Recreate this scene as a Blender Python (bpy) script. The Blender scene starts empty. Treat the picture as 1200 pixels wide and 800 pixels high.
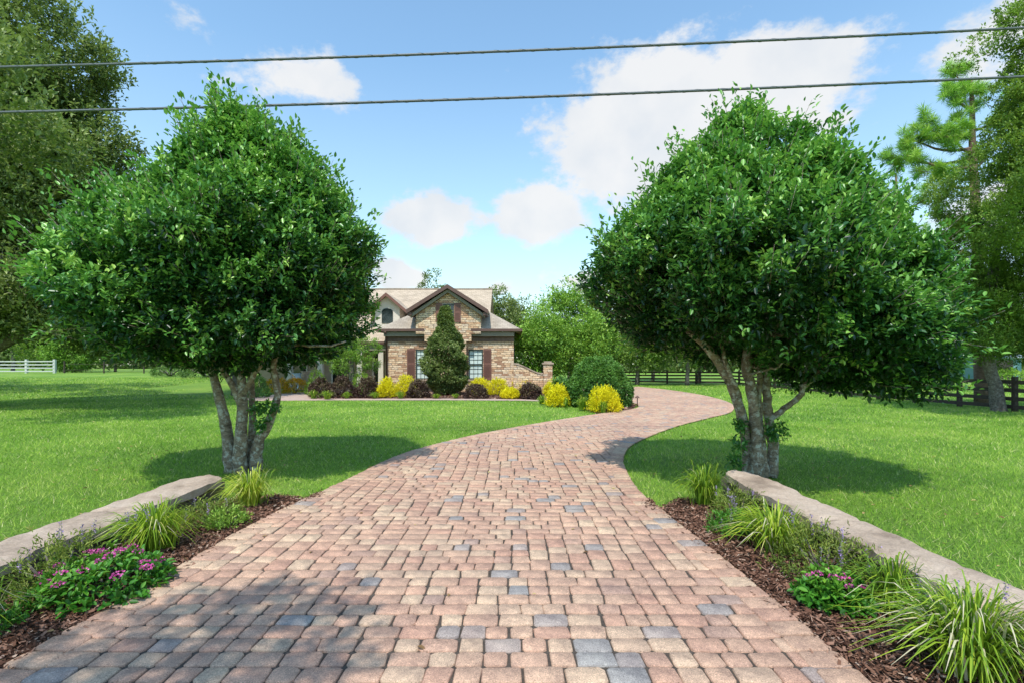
import bpy, bmesh, math, random
import numpy as np
from mathutils import Vector
random.seed(7); RNG = np.random.default_rng(7)
D = bpy.data; SC = bpy.context.scene; COL = SC.collection
EYE = 1.55; F = 610.0; HZ = 428.0
R = math.radians
SUN_DIR = Vector((-0.22, -0.95, 1.62)).normalized()      # towards the sun

def smooth(a, b, x):
    t = np.clip((x - a) / (b - a), 0, 1); return t * t * (3 - 2 * t)
def gz(x, y):
    """height of the terrain: level near the house, rising gently to the far left"""
    return 0.85 * smooth(24, 52, np.asarray(y, float)) * smooth(-9, -22, np.asarray(x, float))
def gxy(px, py):
    d = EYE * F / (py - HZ); return ((px - 600) / F * d, d)
def X_(px, Y): return (px - 600) / F * Y
def Z_(py, Y): return EYE + (HZ - py) / F * Y

# ------------------------------------------------------------------ objects
def tag(o, label=None, cat=None, group=None, kind=None):
    if label: o['label'] = label
    if cat: o['category'] = cat
    if group: o['group'] = group
    if kind: o['kind'] = kind
    return o
def empty(name, loc, label, cat, group=None, rz=0):
    o = D.objects.new(name, None); COL.objects.link(o); o.location = loc; o.rotation_euler.z = rz
    o.empty_display_size = 0.2
    return tag(o, label, cat, group)
def link(name, me, mat, parent=None, loc=None):
    o = D.objects.new(name, me); COL.objects.link(o)
    if mat: me.materials.append(mat) if len(me.materials) == 0 else None
    if parent: o.parent = parent
    if loc is not None: o.location = loc
    return o
def copy_tree(o, parent=None):
    c = o.copy(); COL.objects.link(c)
    if parent: c.parent = parent
    for ch in list(o.children): copy_tree(ch, c)
    return c
def npmesh(name, V, faces_n, idx, tint=None, smooth_=False):
    """faces_n: verts per face (const int), idx flat int array"""
    me = D.meshes.new(name)
    V = np.ascontiguousarray(V, dtype=np.float32); n = len(V)
    idx = np.ascontiguousarray(idx, dtype=np.int32).ravel()
    nf = len(idx) // faces_n
    me.vertices.add(n); me.vertices.foreach_set('co', V.ravel())
    me.loops.add(len(idx)); me.loops.foreach_set('vertex_index', idx)
    me.polygons.add(nf); me.polygons.foreach_set('loop_start', np.arange(nf, dtype=np.int32) * faces_n)
    if smooth_: me.polygons.foreach_set('use_smooth', np.ones(nf, dtype=bool))
    me.update(calc_edges=True)
    if tint is not None:
        a = me.attributes.new('tint', 'FLOAT', 'POINT'); a.data.foreach_set('value', np.ascontiguousarray(tint, dtype=np.float32))
    return me
class MB:
    """collects boxes, prisms and tubes into one mesh"""
    def __init__(s): s.v = []; s.f = []; s.sm = []
    def add(s, vs, fs, sm=False):
        b = len(s.v); s.v += [tuple(v) for v in vs]; s.f += [tuple(b + i for i in f) for f in fs]; s.sm += [sm] * len(fs); return s
    def box(s, x0, x1, y0, y1, z0, z1):
        return s.add([(x0,y0,z0),(x1,y0,z0),(x1,y1,z0),(x0,y1,z0),(x0,y0,z1),(x1,y0,z1),(x1,y1,z1),(x0,y1,z1)],
              [(0,3,2,1),(4,5,6,7),(0,1,5,4),(1,2,6,5),(2,3,7,6),(3,0,4,7)])
    def prism(s, poly, y0, y1):
        """poly in (x,z), extruded along y"""
        n = len(poly)
        vs = [(p[0], y0, p[1]) for p in poly] + [(p[0], y1, p[1]) for p in poly]
        fs = [tuple(range(n)), tuple(range(2*n-1, n-1, -1))] + [(i, i+n, (i+1) % n + n, (i+1) % n) for i in range(n)]
        return s.add(vs, fs)
    def slab(s, quad, t):
        """a thick sheet: quad of 3D points, thickened downwards along its normal"""
        q = [Vector(p) for p in quad]; nn = (q[1]-q[0]).cross(q[2]-q[0]).normalized()
        if nn.z < 0: nn = -nn
        n = len(q); vs = q + [p - nn * t for p in q]
        fs = [tuple(range(n)), tuple(range(2*n-1, n-1, -1))] + [(i, i+n, (i+1) % n + n, (i+1) % n) for i in range(n)]
        return s.add(vs, fs)
    def tube(s, pts, rad, seg=8, wob=0.0, cap=True):
        pts = [Vector(p) for p in pts]; n = len(pts)
        vs = []; fs = []
        ref = Vector((0.3, 1, 0.2)).normalized()
        for i, p in enumerate(pts):
            t = (pts[min(i+1, n-1)] - pts[max(i-1, 0)]).normalized()
            a = t.cross(ref); a = a.normalized() if a.length > 1e-3 else Vector((1,0,0)); b = t.cross(a)
            r = rad[i] if hasattr(rad, '__len__') else rad
            for k in range(seg):
                an = 2*math.pi*k/seg; rr = r * (1 + wob * math.sin(k*2.1 + i*1.7) * random.uniform(.3, 1))
                vs.append(p + a*math.cos(an)*rr + b*math.sin(an)*rr)
        for i in range(n-1):
            for k in range(seg):
                k2 = (k+1) % seg; fs.append((i*seg+k, i*seg+k2, (i+1)*seg+k2, (i+1)*seg+k))
        if cap: fs.append(tuple(range((n-1)*seg, n*seg))); fs.append(tuple(range(seg-1, -1, -1)))
        return s.add(vs, fs, True)
    def build(s, name, mat, parent=None, loc=None, bevel=0):
        me = D.meshes.new(name); me.from_pydata(s.v, [], s.f)
        me.polygons.foreach_set('use_smooth', s.sm); me.update()
        bm = bmesh.new(); bm.from_mesh(me); bmesh.ops.recalc_face_normals(bm, faces=bm.faces)
        if bevel: bmesh.ops.bevel(bm, geom=list(bm.edges), offset=bevel, segments=2, affect='EDGES', profile=.7)
        bm.to_mesh(me); bm.free()
        return link(name, me, mat, parent, loc)
def catmull(pts, k=8):
    P = [pts[0]] + list(pts) + [pts[-1]]; out = []
    P = [np.array(p, float) for p in P]
    for i in range(1, len(P)-2):
        for j in range(k):
            t = j/k; a,b,c,d = P[i-1],P[i],P[i+1],P[i+2]
            out.append(.5*((2*b)+(-a+c)*t+(2*a-5*b+4*c-d)*t*t+(-a+3*b-3*c+d)*t**3))
    out.append(P[-2]); return np.array(out)
def inpoly(px, py, poly):
    px = np.asarray(px, float); py = np.asarray(py, float); ins = np.zeros(px.shape, bool)
    j = len(poly)-1
    for i in range(len(poly)):
        xi, yi = poly[i]; xj, yj = poly[j]
        if yi != yj:
            c = ((yi > py) != (yj > py)) & (px < (xj-xi)*(py-yi)/(yj-yi)+xi)
            ins ^= c
        j = i
    return ins
def norm(a): return a / np.maximum(np.linalg.norm(a, axis=-1, keepdims=True), 1e-9)

# ------------------------------------------------------------------ materials
def newmat(name):
    m = D.materials.new(name); m.use_nodes = True; nt = m.node_tree
    b = nt.nodes['Principled BSDF']; return m, nt, b
def N(nt, t, **kw):
    n = nt.nodes.new(t)
    for k, v in kw.items():
        if k in ('inp',):
            for a, c in v.items(): n.inputs[a].default_value = c
        else: setattr(n, k, v)
    return n
def ramp(nt, fac, stops, interp='LINEAR'):
    r = nt.nodes.new('ShaderNodeValToRGB'); cr = r.color_ramp; cr.interpolation = interp
    while len(cr.elements) < len(stops): cr.elements.new(.5)
    for e, (p, c) in zip(cr.elements, stops): e.position = p; e.color = (c[0], c[1], c[2], 1)
    nt.links.new(fac, r.inputs['Fac']); return r.outputs['Color']
def noise(nt, scale, detail=4, rough=.55, vec=None, dist=0):
    n = N(nt, 'ShaderNodeTexNoise'); n.inputs['Scale'].default_value = scale; n.inputs['Detail'].default_value = detail
    n.inputs['Roughness'].default_value = rough; n.inputs['Distortion'].default_value = dist
    if vec is not None: nt.links.new(vec, n.inputs['Vector'])
    return n.outputs['Fac']
def mix(nt, a, b, fac, mode='MIX'):
    n = N(nt, 'ShaderNodeMix', data_type='RGBA', blend_type=mode)
    for s, v in ((n.inputs[6], a), (n.inputs[7], b), (n.inputs[0], fac)):
        if hasattr(v, 'node'): nt.links.new(v, s)
        elif isinstance(v, (int, float)): s.default_value = v
        else: s.default_value = (v[0], v[1], v[2], 1)
    return n.outputs[2]
def bump(nt, b, h, strength=.4, dist=.02):
    n = N(nt, 'ShaderNodeBump'); n.inputs['Strength'].default_value = strength; n.inputs['Distance'].default_value = dist
    nt.links.new(h, n.inputs['Height']); nt.links.new(n.outputs['Normal'], b.inputs['Normal'])
def geo_pos(nt, scale=(1,1,1)):
    g = N(nt, 'ShaderNodeNewGeometry'); m = N(nt, 'ShaderNodeMapping'); m.inputs['Scale'].default_value = scale
    nt.links.new(g.outputs['Position'], m.inputs['Vector']); return m.outputs['Vector']
def simple(name, c, rough=.6, var=.25, scale=6, metallic=0):
    m, nt, b = newmat(name)
    f = noise(nt, scale, 5, .6, geo_pos(nt))
    nt.links.new(ramp(nt, f, [(.3, [x*(1-var) for x in c]), (.7, [min(1, x*(1+var)) for x in c])]), b.inputs['Base Color'])
    b.inputs['Roughness'].default_value = rough; b.inputs['Metallic'].default_value = metallic
    bump(nt, b, noise(nt, scale*8, 3), .15, .004); return m
def leafmat(name, stops, rough=.45, spec=.5, trans=.3, tcol=(.35,.55,.05)):
    m, nt, b = newmat(name)
    at = N(nt, 'ShaderNodeAttribute', attribute_name='tint')
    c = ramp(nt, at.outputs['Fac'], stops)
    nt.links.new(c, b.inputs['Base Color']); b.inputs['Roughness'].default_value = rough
    b.inputs['Specular IOR Level'].default_value = spec
    tr = N(nt, 'ShaderNodeBsdfTranslucent'); tc = mix(nt, c, tcol, .35); 
    nt.links.new(tc, tr.inputs['Color'])
    mx = N(nt, 'ShaderNodeMixShader'); mx.inputs[0].default_value = trans
    nt.links.new(b.outputs[0], mx.inputs[1]); nt.links.new(tr.outputs[0], mx.inputs[2])
    nt.links.new(mx.outputs[0], nt.nodes['Material Output'].inputs['Surface']); return m

M = {}
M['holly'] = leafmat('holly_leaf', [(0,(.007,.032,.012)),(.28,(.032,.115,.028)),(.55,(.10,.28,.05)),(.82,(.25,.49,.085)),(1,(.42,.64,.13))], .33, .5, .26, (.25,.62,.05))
M['oak'] = leafmat('oak_leaf', [(0,(.05,.085,.03)),(.5,(.21,.28,.08)),(1,(.46,.52,.20))], .5, .35, .25)
M['oak_light'] = leafmat('pale_oak_leaf', [(0,(.06,.12,.02)),(.5,(.23,.38,.055)),(1,(.48,.60,.12))], .5, .35, .3)
M['lime'] = leafmat('lime_leaf', [(0,(.06,.15,.02)),(.5,(.25,.46,.055)),(1,(.56,.72,.14))], .5, .35, .3)
M['darkleaf'] = leafmat('dark_leaf', [(0,(.02,.055,.015)),(.5,(.08,.17,.04)),(1,(.22,.36,.09))], .5, .3, .2)
M['hedge'] = leafmat('hedge_leaf', [(0,(.015,.055,.012)),(.5,(.07,.20,.04)),(1,(.22,.42,.08))], .4, .4, .2)
M['yellow'] = leafmat('yellow_leaf', [(0,(.30,.34,.01)),(.3,(.80,.72,.015)),(1,(.97,.90,.03))], .6, .2, .2, (.8,.8,.05))
M['orange'] = leafmat('orange_leaf', [(0,(.12,.20,.01)),(.4,(.65,.48,.02)),(1,(.80,.30,.03))], .6, .2, .2, (.8,.6,.05))
M['purple'] = leafmat('burgundy_leaf', [(0,(.03,.018,.016)),(.5,(.11,.065,.05)),(1,(.26,.22,.10))], .45, .3, .12, (.2,.1,.1))
M['green_low'] = leafmat('liriope_leaf', [(0,(.04,.10,.01)),(.45,(.16,.30,.02)),(.8,(.42,.54,.04)),(.93,(.62,.62,.10)),(1,(.70,.63,.42))], .42, .4, .3)
M['pentas'] = leafmat('pentas_leaf', [(0,(.02,.09,.01)),(.5,(.06,.24,.02)),(1,(.20,.42,.04))], .45, .4, .25)
M['fine'] = leafmat('fine_leaf', [(0,(.06,.10,.02)),(.5,(.17,.24,.04)),(1,(.38,.42,.09))], .5, .3, .3)
M['pink'] = leafmat('pink_petal', [(0,(.45,.05,.25)),(.5,(.70,.09,.38)),(1,(.85,.25,.55))], .5, .3, .2, (.9,.3,.6))
M['lavender'] = leafmat('lavender_petal', [(0,(.20,.14,.22)),(.6,(.36,.26,.48)),(1,(.50,.38,.60))], .6, .2, .2, (.5,.4,.7))
M['moss'] = leafmat('spanish_moss', [(0,(.12,.13,.10)),(1,(.32,.33,.25))], .8, .1, .2)
M['pine'] = leafmat('pine_needle', [(0,(.04,.15,.02)),(.5,(.24,.50,.05)),(1,(.52,.74,.12))], .45, .3, .25)
M['grass'] = leafmat('grass_blade', [(0,(.035,.12,.012)),(.35,(.17,.37,.03)),(.6,(.32,.54,.055)),(.88,(.60,.75,.13)),(1,(.88,.80,.42))], .6, .2, .25)

def bark(name, dark, light, lichen=.0):
    m, nt, b = newmat(name)
    v = geo_pos(nt, (1,1,2.2))
    f = noise(nt, 9, 8, .7, v, .6); c = ramp(nt, f, [(.32, dark), (.66, light)])
    if lichen:
        g = noise(nt, 14, 6, .7, geo_pos(nt)); 
        k = ramp(nt, g, [(.50,(0,0,0)),(.60,(lichen,lichen,lichen))]); c = mix(nt, c, (.50,.51,.44), k)
    nt.links.new(c, b.inputs['Base Color']); b.inputs['Roughness'].default_value = .9
    bump(nt, b, noise(nt, 22, 8, .75, v, .5), .9, .03); return m
M['bark'] = bark('lichen_bark', (.07,.05,.032), (.40,.32,.22), 1.0)
M['bark_oak'] = bark('oak_bark', (.05,.04,.032), (.22,.18,.15), .3)
M['bark_pine'] = bark('pine_bark', (.09,.05,.03), (.26,.18,.13))

def m_ground():
    m, nt, b = newmat('lawn_soil')
    v = geo_pos(nt)
    a = noise(nt, .35, 5, .6, v); c = ramp(nt, a, [(.3,(.13,.28,.022)),(.55,(.22,.39,.036)),(.75,(.36,.48,.075))])
    f = noise(nt, 38, 5, .8, v); c = mix(nt, c, ramp(nt, f, [(.35,(.12,.15,.15)),(.65,(1.5,1.45,1.3))]), .9, 'MULTIPLY')
    nt.links.new(c, b.inputs['Base Color']); b.inputs['Roughness'].default_value = .9
    bump(nt, b, f, .8, .05); return m
M['ground'] = m_ground()
def m_paver():
    m, nt, b = newmat('concrete_paver')
    at = N(nt, 'ShaderNodeAttribute', attribute_name='tint')
    c = ramp(nt, at.outputs['Fac'], [(0,(.345,.335,.32)),(.08,(.42,.35,.31)),(.2,(.48,.325,.25)),(.36,(.56,.36,.26)),(.52,(.60,.405,.285)),(.68,(.56,.34,.245)),(.82,(.61,.44,.31)),(1,(.64,.48,.335))])
    v = geo_pos(nt)
    w = noise(nt, 5.5, 4, .6, v); c = mix(nt, c, ramp(nt, w, [(.3,(.76,.74,.75)),(.7,(1.14,1.12,1.08))]), .95, 'MULTIPLY')
    w2 = noise(nt, .55, 3, .6, v); c = mix(nt, c, ramp(nt, w2, [(.35,(.86,.84,.86)),(.65,(1.08,1.07,1.05))]), .9, 'MULTIPLY')
    w3 = noise(nt, 22, 5, .7, v); c = mix(nt, c, ramp(nt, w3, [(.3,(.80,.79,.80)),(.7,(1.14,1.13,1.11))]), .9, 'MULTIPLY')
    g = noise(nt, 150, 3, .7, v); c = mix(nt, c, ramp(nt, g, [(.34,(.42,.40,.40)),(.47,(1,1,1)),(.58,(1,1,1)),(.68,(1.9,1.85,1.75))]), .9, 'MULTIPLY')
    nt.links.new(c, b.inputs['Base Color']); b.inputs['Roughness'].default_value = .8; b.inputs['Specular IOR Level'].default_value = .35
    bump(nt, b, g, .9, .006); return m
M['paver'] = m_paver()
M['joint'] = simple('joint_sand', (.07,.055,.042), .95, .4, 40)
M['path'] = simple('path_paver', (.50,.36,.29), .85, .2, 8)
def m_mulch():
    m, nt, b = newmat('mulch_soil'); v = geo_pos(nt)
    f = noise(nt, 45, 6, .75, v, 1.0)
    nt.links.new(ramp(nt, f, [(.3,(.03,.015,.01)),(.5,(.11,.055,.035)),(.72,(.24,.13,.085))]), b.inputs['Base Color'])
    b.inputs['Roughness'].default_value = .95; bump(nt, b, f, 1, .03); return m
M['mulch'] = m_mulch()
M['chip'] = leafmat('bark_chip', [(0,(.05,.022,.014)),(.5,(.17,.085,.055)),(.9,(.34,.19,.13)),(1,(.45,.34,.26))], .9, .1, .02)
def m_wallstone():
    m, nt, b = newmat('weathered_stone'); v = geo_pos(nt)
    f = noise(nt, 2.2, 7, .65, v); c = ramp(nt, f, [(.28,(.22,.16,.115)),(.5,(.46,.35,.26)),(.72,(.60,.48,.37))])
    g = noise(nt, 60, 5, .75, v); c = mix(nt, c, ramp(nt, g, [(.3,(.7,.7,.7)),(.65,(1.15,1.15,1.15))]), .8, 'MULTIPLY')
    nt.links.new(c, b.inputs['Base Color']); b.inputs['Roughness'].default_value = .92
    bump(nt, b, noise(nt, 18, 8, .75, v), .8, .02); return m
M['cap'] = m_wallstone()
def m_rough():
    m, nt, b = newmat('rough_stone_face'); v = geo_pos(nt, (1,1,2.6))
    f = noise(nt, 7, 7, .7, v); nt.links.new(ramp(nt, f, [(.3,(.04,.032,.028)),(.55,(.16,.12,.10)),(.75,(.30,.23,.18))]), b.inputs['Base Color'])
    b.inputs['Roughness'].default_value = .95; bump(nt, b, f, 1, .05); return m
M['rough'] = m_rough()
def m_ledge():
    m, nt, b = newmat('ledgestone')
    g = N(nt, 'ShaderNodeNewGeometry'); sp = N(nt, 'ShaderNodeSeparateXYZ'); nt.links.new(g.outputs['Position'], sp.inputs[0])
    ad = N(nt, 'ShaderNodeMath', operation='ADD'); nt.links.new(sp.outputs[0], ad.inputs[0]); nt.links.new(sp.outputs[1], ad.inputs[1])
    cb = N(nt, 'ShaderNodeCombineXYZ'); nt.links.new(ad.outputs[0], cb.inputs[0]); nt.links.new(sp.outputs[2], cb.inputs[1])
    ds = N(nt, 'ShaderNodeTexNoise'); ds.inputs['Scale'].default_value = 1.6; ds.inputs['Detail'].default_value = 2; nt.links.new(cb.outputs[0], ds.inputs['Vector'])
    sc = N(nt, 'ShaderNodeVectorMath', operation='MULTIPLY_ADD'); sc.inputs[1].default_value = (.25,.10,0)
    nt.links.new(ds.outputs['Color'], sc.inputs[0]); nt.links.new(cb.outputs[0], sc.inputs[2])
    br = N(nt, 'ShaderNodeTexBrick'); br.offset = .37; br.squash = .7; br.squash_frequency = 3
    for k, v in (('Scale', 1), ('Mortar Size', .008), ('Mortar Smooth', .3), ('Bias', 0), ('Brick Width', .42), ('Row Height', .125)): br.inputs[k].default_value = v
    br.inputs['Color1'].default_value = (0,0,0,1); br.inputs['Color2'].default_value = (1,1,1,1); br.inputs['Mortar'].default_value = (.5,.5,.5,1)
    nt.links.new(sc.outputs[0], br.inputs['Vector'])
    c = ramp(nt, br.outputs['Color'], [(0,(.46,.27,.17)),(.25,(.68,.44,.27)),(.5,(.84,.61,.39)),(.75,(.92,.74,.52)),(1,(.70,.57,.44))])
    n2 = noise(nt, 7, 4, .7, sc.outputs[0]); c = mix(nt, c, ramp(nt, n2, [(.3,(.6,.55,.5)),(.7,(1.25,1.2,1.15))]), .85, 'MULTIPLY')
    c = mix(nt, c, (.10,.07,.05), br.outputs['Fac'])
    nt.links.new(c, b.inputs['Base Color']); b.inputs['Roughness'].default_value = .9
    iv = N(nt, 'ShaderNodeMath', operation='SUBTRACT'); nt.links.new(n2, iv.inputs[0]); nt.links.new(br.outputs['Fac'], iv.inputs[1])
    bump(nt, b, iv.outputs[0], .9, .06); return m
M['ledge'] = m_ledge()
def m_shingle(name, c1, c2):
    m, nt, b = newmat(name)
    g = N(nt, 'ShaderNodeNewGeometry'); sp = N(nt, 'ShaderNodeSeparateXYZ'); nt.links.new(g.outputs['Position'], sp.inputs[0])
    cb = N(nt, 'ShaderNodeCombineXYZ'); nt.links.new(sp.outputs[0], cb.inputs[0]); nt.links.new(sp.outputs[2], cb.inputs[1])
    br = N(nt, 'ShaderNodeTexBrick'); br.offset = .5
    for k, v in (('Scale', 1), ('Mortar Size', .006), ('Bias', 0), ('Brick Width', .28), ('Row Height', .10)): br.inputs[k].default_value = v
    br.inputs['Color1'].default_value = (*c1,1); br.inputs['Color2'].default_value = (*c2,1); br.inputs['Mortar'].default_value = (c1[0]*.5,c1[1]*.5,c1[2]*.5,1)
    nt.links.new(cb.outputs[0], br.inputs['Vector'])
    w = noise(nt, 1.2, 5, .7, geo_pos(nt)); c = mix(nt, br.outputs['Color'], ramp(nt, w, [(.3,(.8,.8,.8)),(.7,(1.15,1.15,1.15))]), .9, 'MULTIPLY')
    nt.links.new(c, b.inputs['Base Color']); b.inputs['Roughness'].default_value = .95; return m
M['shingle'] = m_shingle('tan_shingle', (.46,.36,.255), (.56,.44,.32))
M['shingle2'] = m_shingle('grey_shingle', (.37,.305,.235), (.46,.385,.30))
M['stucco'] = simple('cream_stucco', (.66,.60,.50), .85, .06, 2)
M['stucco_b'] = simple('beige_stucco', (.42,.33,.24), .85, .1, 2)
M['brown'] = simple('brown_trim', (.13,.07,.052), .5, .12, 3)
M['shutter'] = simple('brown_shutter', (.19,.085,.06), .55, .12, 3)
M['fascia'] = simple('olive_fascia', (.22,.20,.14), .6, .1, 3)
M['frame'] = simple('dark_window_frame', (.04,.055,.05), .4, .1, 3)
M['pale_frame'] = simple('pale_arch_trim', (.62,.58,.50), .5, .1, 3)
def m_glass(name, c, rough=.06):
    m, nt, b = newmat(name); w = noise(nt, 2.5, 2, .5, geo_pos(nt, (5,1,.6)))
    nt.links.new(ramp(nt, w, [(.35,[x*.8 for x in c]),(.65,c)]), b.inputs['Base Color'])
    b.inputs['Roughness'].default_value = rough; b.inputs['Specular IOR Level'].default_value = .8; return m
M['pane'] = m_glass('curtained_pane', (.72,.84,.78), .2); M['pane_dark'] = m_glass('dark_pane', (.012,.018,.02))
M['fence'] = simple('black_fence_board', (.06,.043,.032), .8, .35, 5)
M['fence_w'] = simple('white_fence_board', (.55,.56,.52), .6, .1, 5)
M['wire'] = simple('weathered_cable', (.11,.12,.125), .5, .2, 60)
M['white'] = simple('white_ceramic', (.75,.76,.78), .4, .05, 4)
M['bluewhite'] = simple('pale_blue_plastic', (.55,.68,.85), .4, .05, 4)
M['metal_roof'] = simple('pale_metal_roof', (.45,.50,.55), .4, .05, 4)
M['teal'] = simple('teal_board', (.16,.30,.32), .6, .1, 4)
M['fine_stem'] = simple('green_stem', (.18,.22,.08), .6, .2, 20)
M['terra'] = simple('terracotta_rock', (.42,.25,.17), .8, .2, 6)

# ------------------------------------------------------------------ sky, sun, camera
def build_world():
    w = D.worlds.new('World'); SC.world = w; w.use_nodes = True; nt = w.node_tree
    bg = nt.nodes['Background']; bg.inputs['Strength'].default_value = .14
    sky = N(nt, 'ShaderNodeTexSky', sky_type='NISHITA'); sky.sun_disc = False
    el = math.asin(SUN_DIR.z); az = math.atan2(SUN_DIR.x, SUN_DIR.y)
    sky.sun_elevation = el; sky.sun_rotation = az; sky.air_density = 1.25; sky.dust_density = .25; sky.ozone_density = 1.2; sky.altitude = 0
    tc = N(nt, 'ShaderNodeTexCoord'); dirv = tc.outputs['Generated']
    # a fresher blue as in the photograph's sky
    base = mix(nt, sky.outputs[0], (1.58,1.82,1.80), 1.0, 'MULTIPLY')
    # brighten the low sky a little towards white
    sp = N(nt, 'ShaderNodeSeparateXYZ'); nt.links.new(dirv, sp.inputs[0])
    hz = ramp(nt, sp.outputs[2], [(0,(.55,.55,.55)),(.22,(.22,.22,.22)),(.5,(.0,.0,.0))])
    base = mix(nt, base, (5.0,5.9,6.6), hz)
    # clouds: lobes around chosen compass directions, torn by noise
    blobs = [  # photo px x, y, half width, half height, strength
        (765,152,100,68,1.5),(880,108,88,44,1.4),(720,190,66,26,1.1),(985,140,50,24,.6),
        (1180,50,70,45,.75),(345,95,46,22,.85),(200,15,45,20,.6),(520,258,50,28,1.15),(625,252,50,30,1.3),
        (470,325,38,18,1.0),(585,338,28,12,.9),(690,330,55,24,.9),(1180,265,70,70,.7),(640,360,70,18,.6),(60,330,90,30,.5),(545,285,40,14,.5),(170,60,30,12,.45),(660,236,24,14,.6)]
    nz = N(nt, 'ShaderNodeTexNoise'); nz.inputs['Scale'].default_value = 7; nz.inputs['Detail'].default_value = 9; nz.inputs['Roughness'].default_value = .62
    mp = N(nt, 'ShaderNodeMapping'); mp.inputs['Scale'].default_value = (1,1,1.5); mp.inputs['Location'].default_value = (3.1,.4,1.7)
    nt.links.new(dirv, mp.inputs[0]); nt.links.new(mp.outputs[0], nz.inputs['Vector'])
    acc = None
    for (px, py, hw, hh, st) in blobs:
        v = Vector(((px-600)/F, 1, (HZ-py)/F)); L = v.length; v.normalize()
        sb = N(nt, 'ShaderNodeVectorMath', operation='SUBTRACT'); nt.links.new(dirv, sb.inputs[0]); sb.inputs[1].default_value = v
        ml = N(nt, 'ShaderNodeVectorMath', operation='MULTIPLY'); nt.links.new(sb.outputs[0], ml.inputs[0])
        ml.inputs[1].default_value = (F/hw*L*.62, F/hw*L*.25, F/hh*L*.62)
        ln = N(nt, 'ShaderNodeVectorMath', operation='LENGTH'); nt.links.new(ml.outputs[0], ln.inputs[0])
        mr = N(nt, 'ShaderNodeMapRange', interpolation_type='SMOOTHSTEP'); nt.links.new(ln.outputs['Value'], mr.inputs['Value'])
        mr.inputs['From Min'].default_value = 1.25; mr.inputs['From Max'].default_value = 0; mr.inputs['To Min'].default_value = 0; mr.inputs['To Max'].default_value = st
        if acc is None: acc = mr.outputs[0]
        else:
            a = N(nt, 'ShaderNodeMath', operation='MAXIMUM'); nt.links.new(acc, a.inputs[0]); nt.links.new(mr.outputs[0], a.inputs[1]); acc = a.outputs[0]
    s = N(nt, 'ShaderNodeMath', operation='MULTIPLY_ADD'); nt.links.new(nz.outputs['Fac'], s.inputs[0]); s.inputs[1].default_value = 2.6; 
    nt.links.new(acc, s.inputs[2])
    dens = N(nt, 'ShaderNodeMapRange', interpolation_type='SMOOTHSTEP'); nt.links.new(s.outputs[0], dens.inputs['Value'])
    dens.inputs['From Min'].default_value = 1.68; dens.inputs['From Max'].default_value = 2.08; dens.inputs['To Max'].default_value = .93
    # shading inside a cloud: a second, offset noise
    n2 = N(nt, 'ShaderNodeTexNoise'); n2.inputs['Scale'].default_value = 9; n2.inputs['Detail'].default_value = 6
    nt.links.new(dirv, n2.inputs['Vector'])
    cc = ramp(nt, n2.outputs['Fac'], [(.35,(5.7,5.95,6.25)),(.6,(6.6,6.6,6.6))])
    fin = mix(nt, base, cc, dens.outputs[0])
    nt.links.new(fin, bg.inputs['Color'])
    sun = D.lights.new('sun', 'SUN'); sun.energy = 4.3; sun.angle = R(.53); sun.color = (1,.955,.88)
    so = D.objects.new('sun', sun); COL.objects.link(so); so.rotation_euler = SUN_DIR.to_track_quat('Z', 'Y').to_euler(); so.location = (0,-10,30)
build_world()
cam = D.cameras.new('camera'); co = D.objects.new('camera', cam); COL.objects.link(co); SC.camera = co
cam.sensor_width = 36; cam.lens = 36*F/1200; cam.shift_y = (HZ-400)/1200; cam.clip_end = 3000; cam.clip_start = .05
co.location = (0,0,EYE); co.rotation_euler = (R(90),0,0)
SC.view_settings.view_transform = 'Standard'; SC.view_settings.look = 'None'; SC.view_settings.exposure = 0
SC.cycles.max_bounces = 6; SC.cycles.transparent_max_bounces = 4

# ------------------------------------------------------------------ ground
def build_ground():
    xs = np.unique(np.concatenate([np.linspace(-900,-60,15), np.linspace(-60,60,121), np.linspace(60,900,15)]))
    ys = np.unique(np.concatenate([np.linspace(-300,-10,8), np.linspace(-10,80,91), np.linspace(80,1200,18)]))
    X, Y = np.meshgrid(xs, ys); Zg = gz(X, Y) - .01
    V = np.stack([X.ravel(), Y.ravel(), Zg.ravel()], 1); nx = len(xs); ny = len(ys)
    i, j = np.meshgrid(np.arange(nx-1), np.arange(ny-1)); a = (j*nx+i).ravel()
    me = npmesh('ground', V, 4, np.stack([a, a+1, a+nx+1, a+nx], 1), smooth_=True)
    tag(link('ground', me, M['ground']), kind='structure')
build_ground()

DL = catmull([(-2.62,.6),(-2.6,2.66),(-2.55,3.4),(-2.55,3.9),(-2.52,5),(-2.4,5.9),(-2.24,6.9),(-1.86,9.2),(-.77,11.6),(.94,14.2),(2.7,16.5),(4.2,18.3),(4.85,20),(5.0,22.5),(4.5,26.5),(3.8,31),(3.4,36)])
DR = catmull([(1.75,.6),(1.74,2.54),(1.72,3.4),(1.68,4.3),(1.62,5.2),(1.57,6.4),(1.70,7.75),(1.9,8.8),(2.34,10.1),(3.29,11.8),(4.4,13.5),(5.75,15.25),(7.4,17.5),(9.0,21.5),(9.9,27),(9.9,33),(9.2,38)])
DRIVE = np.vstack([DL, DR[::-1]])
def offset(line, d):
    t = np.gradient(line, axis=0); t = norm(t); return line + np.stack([-t[:,1], t[:,0]], 1) * d
DRIVE_IN = np.vstack([offset(DL, -.15), offset(DR, .15)[::-1]])
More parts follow.
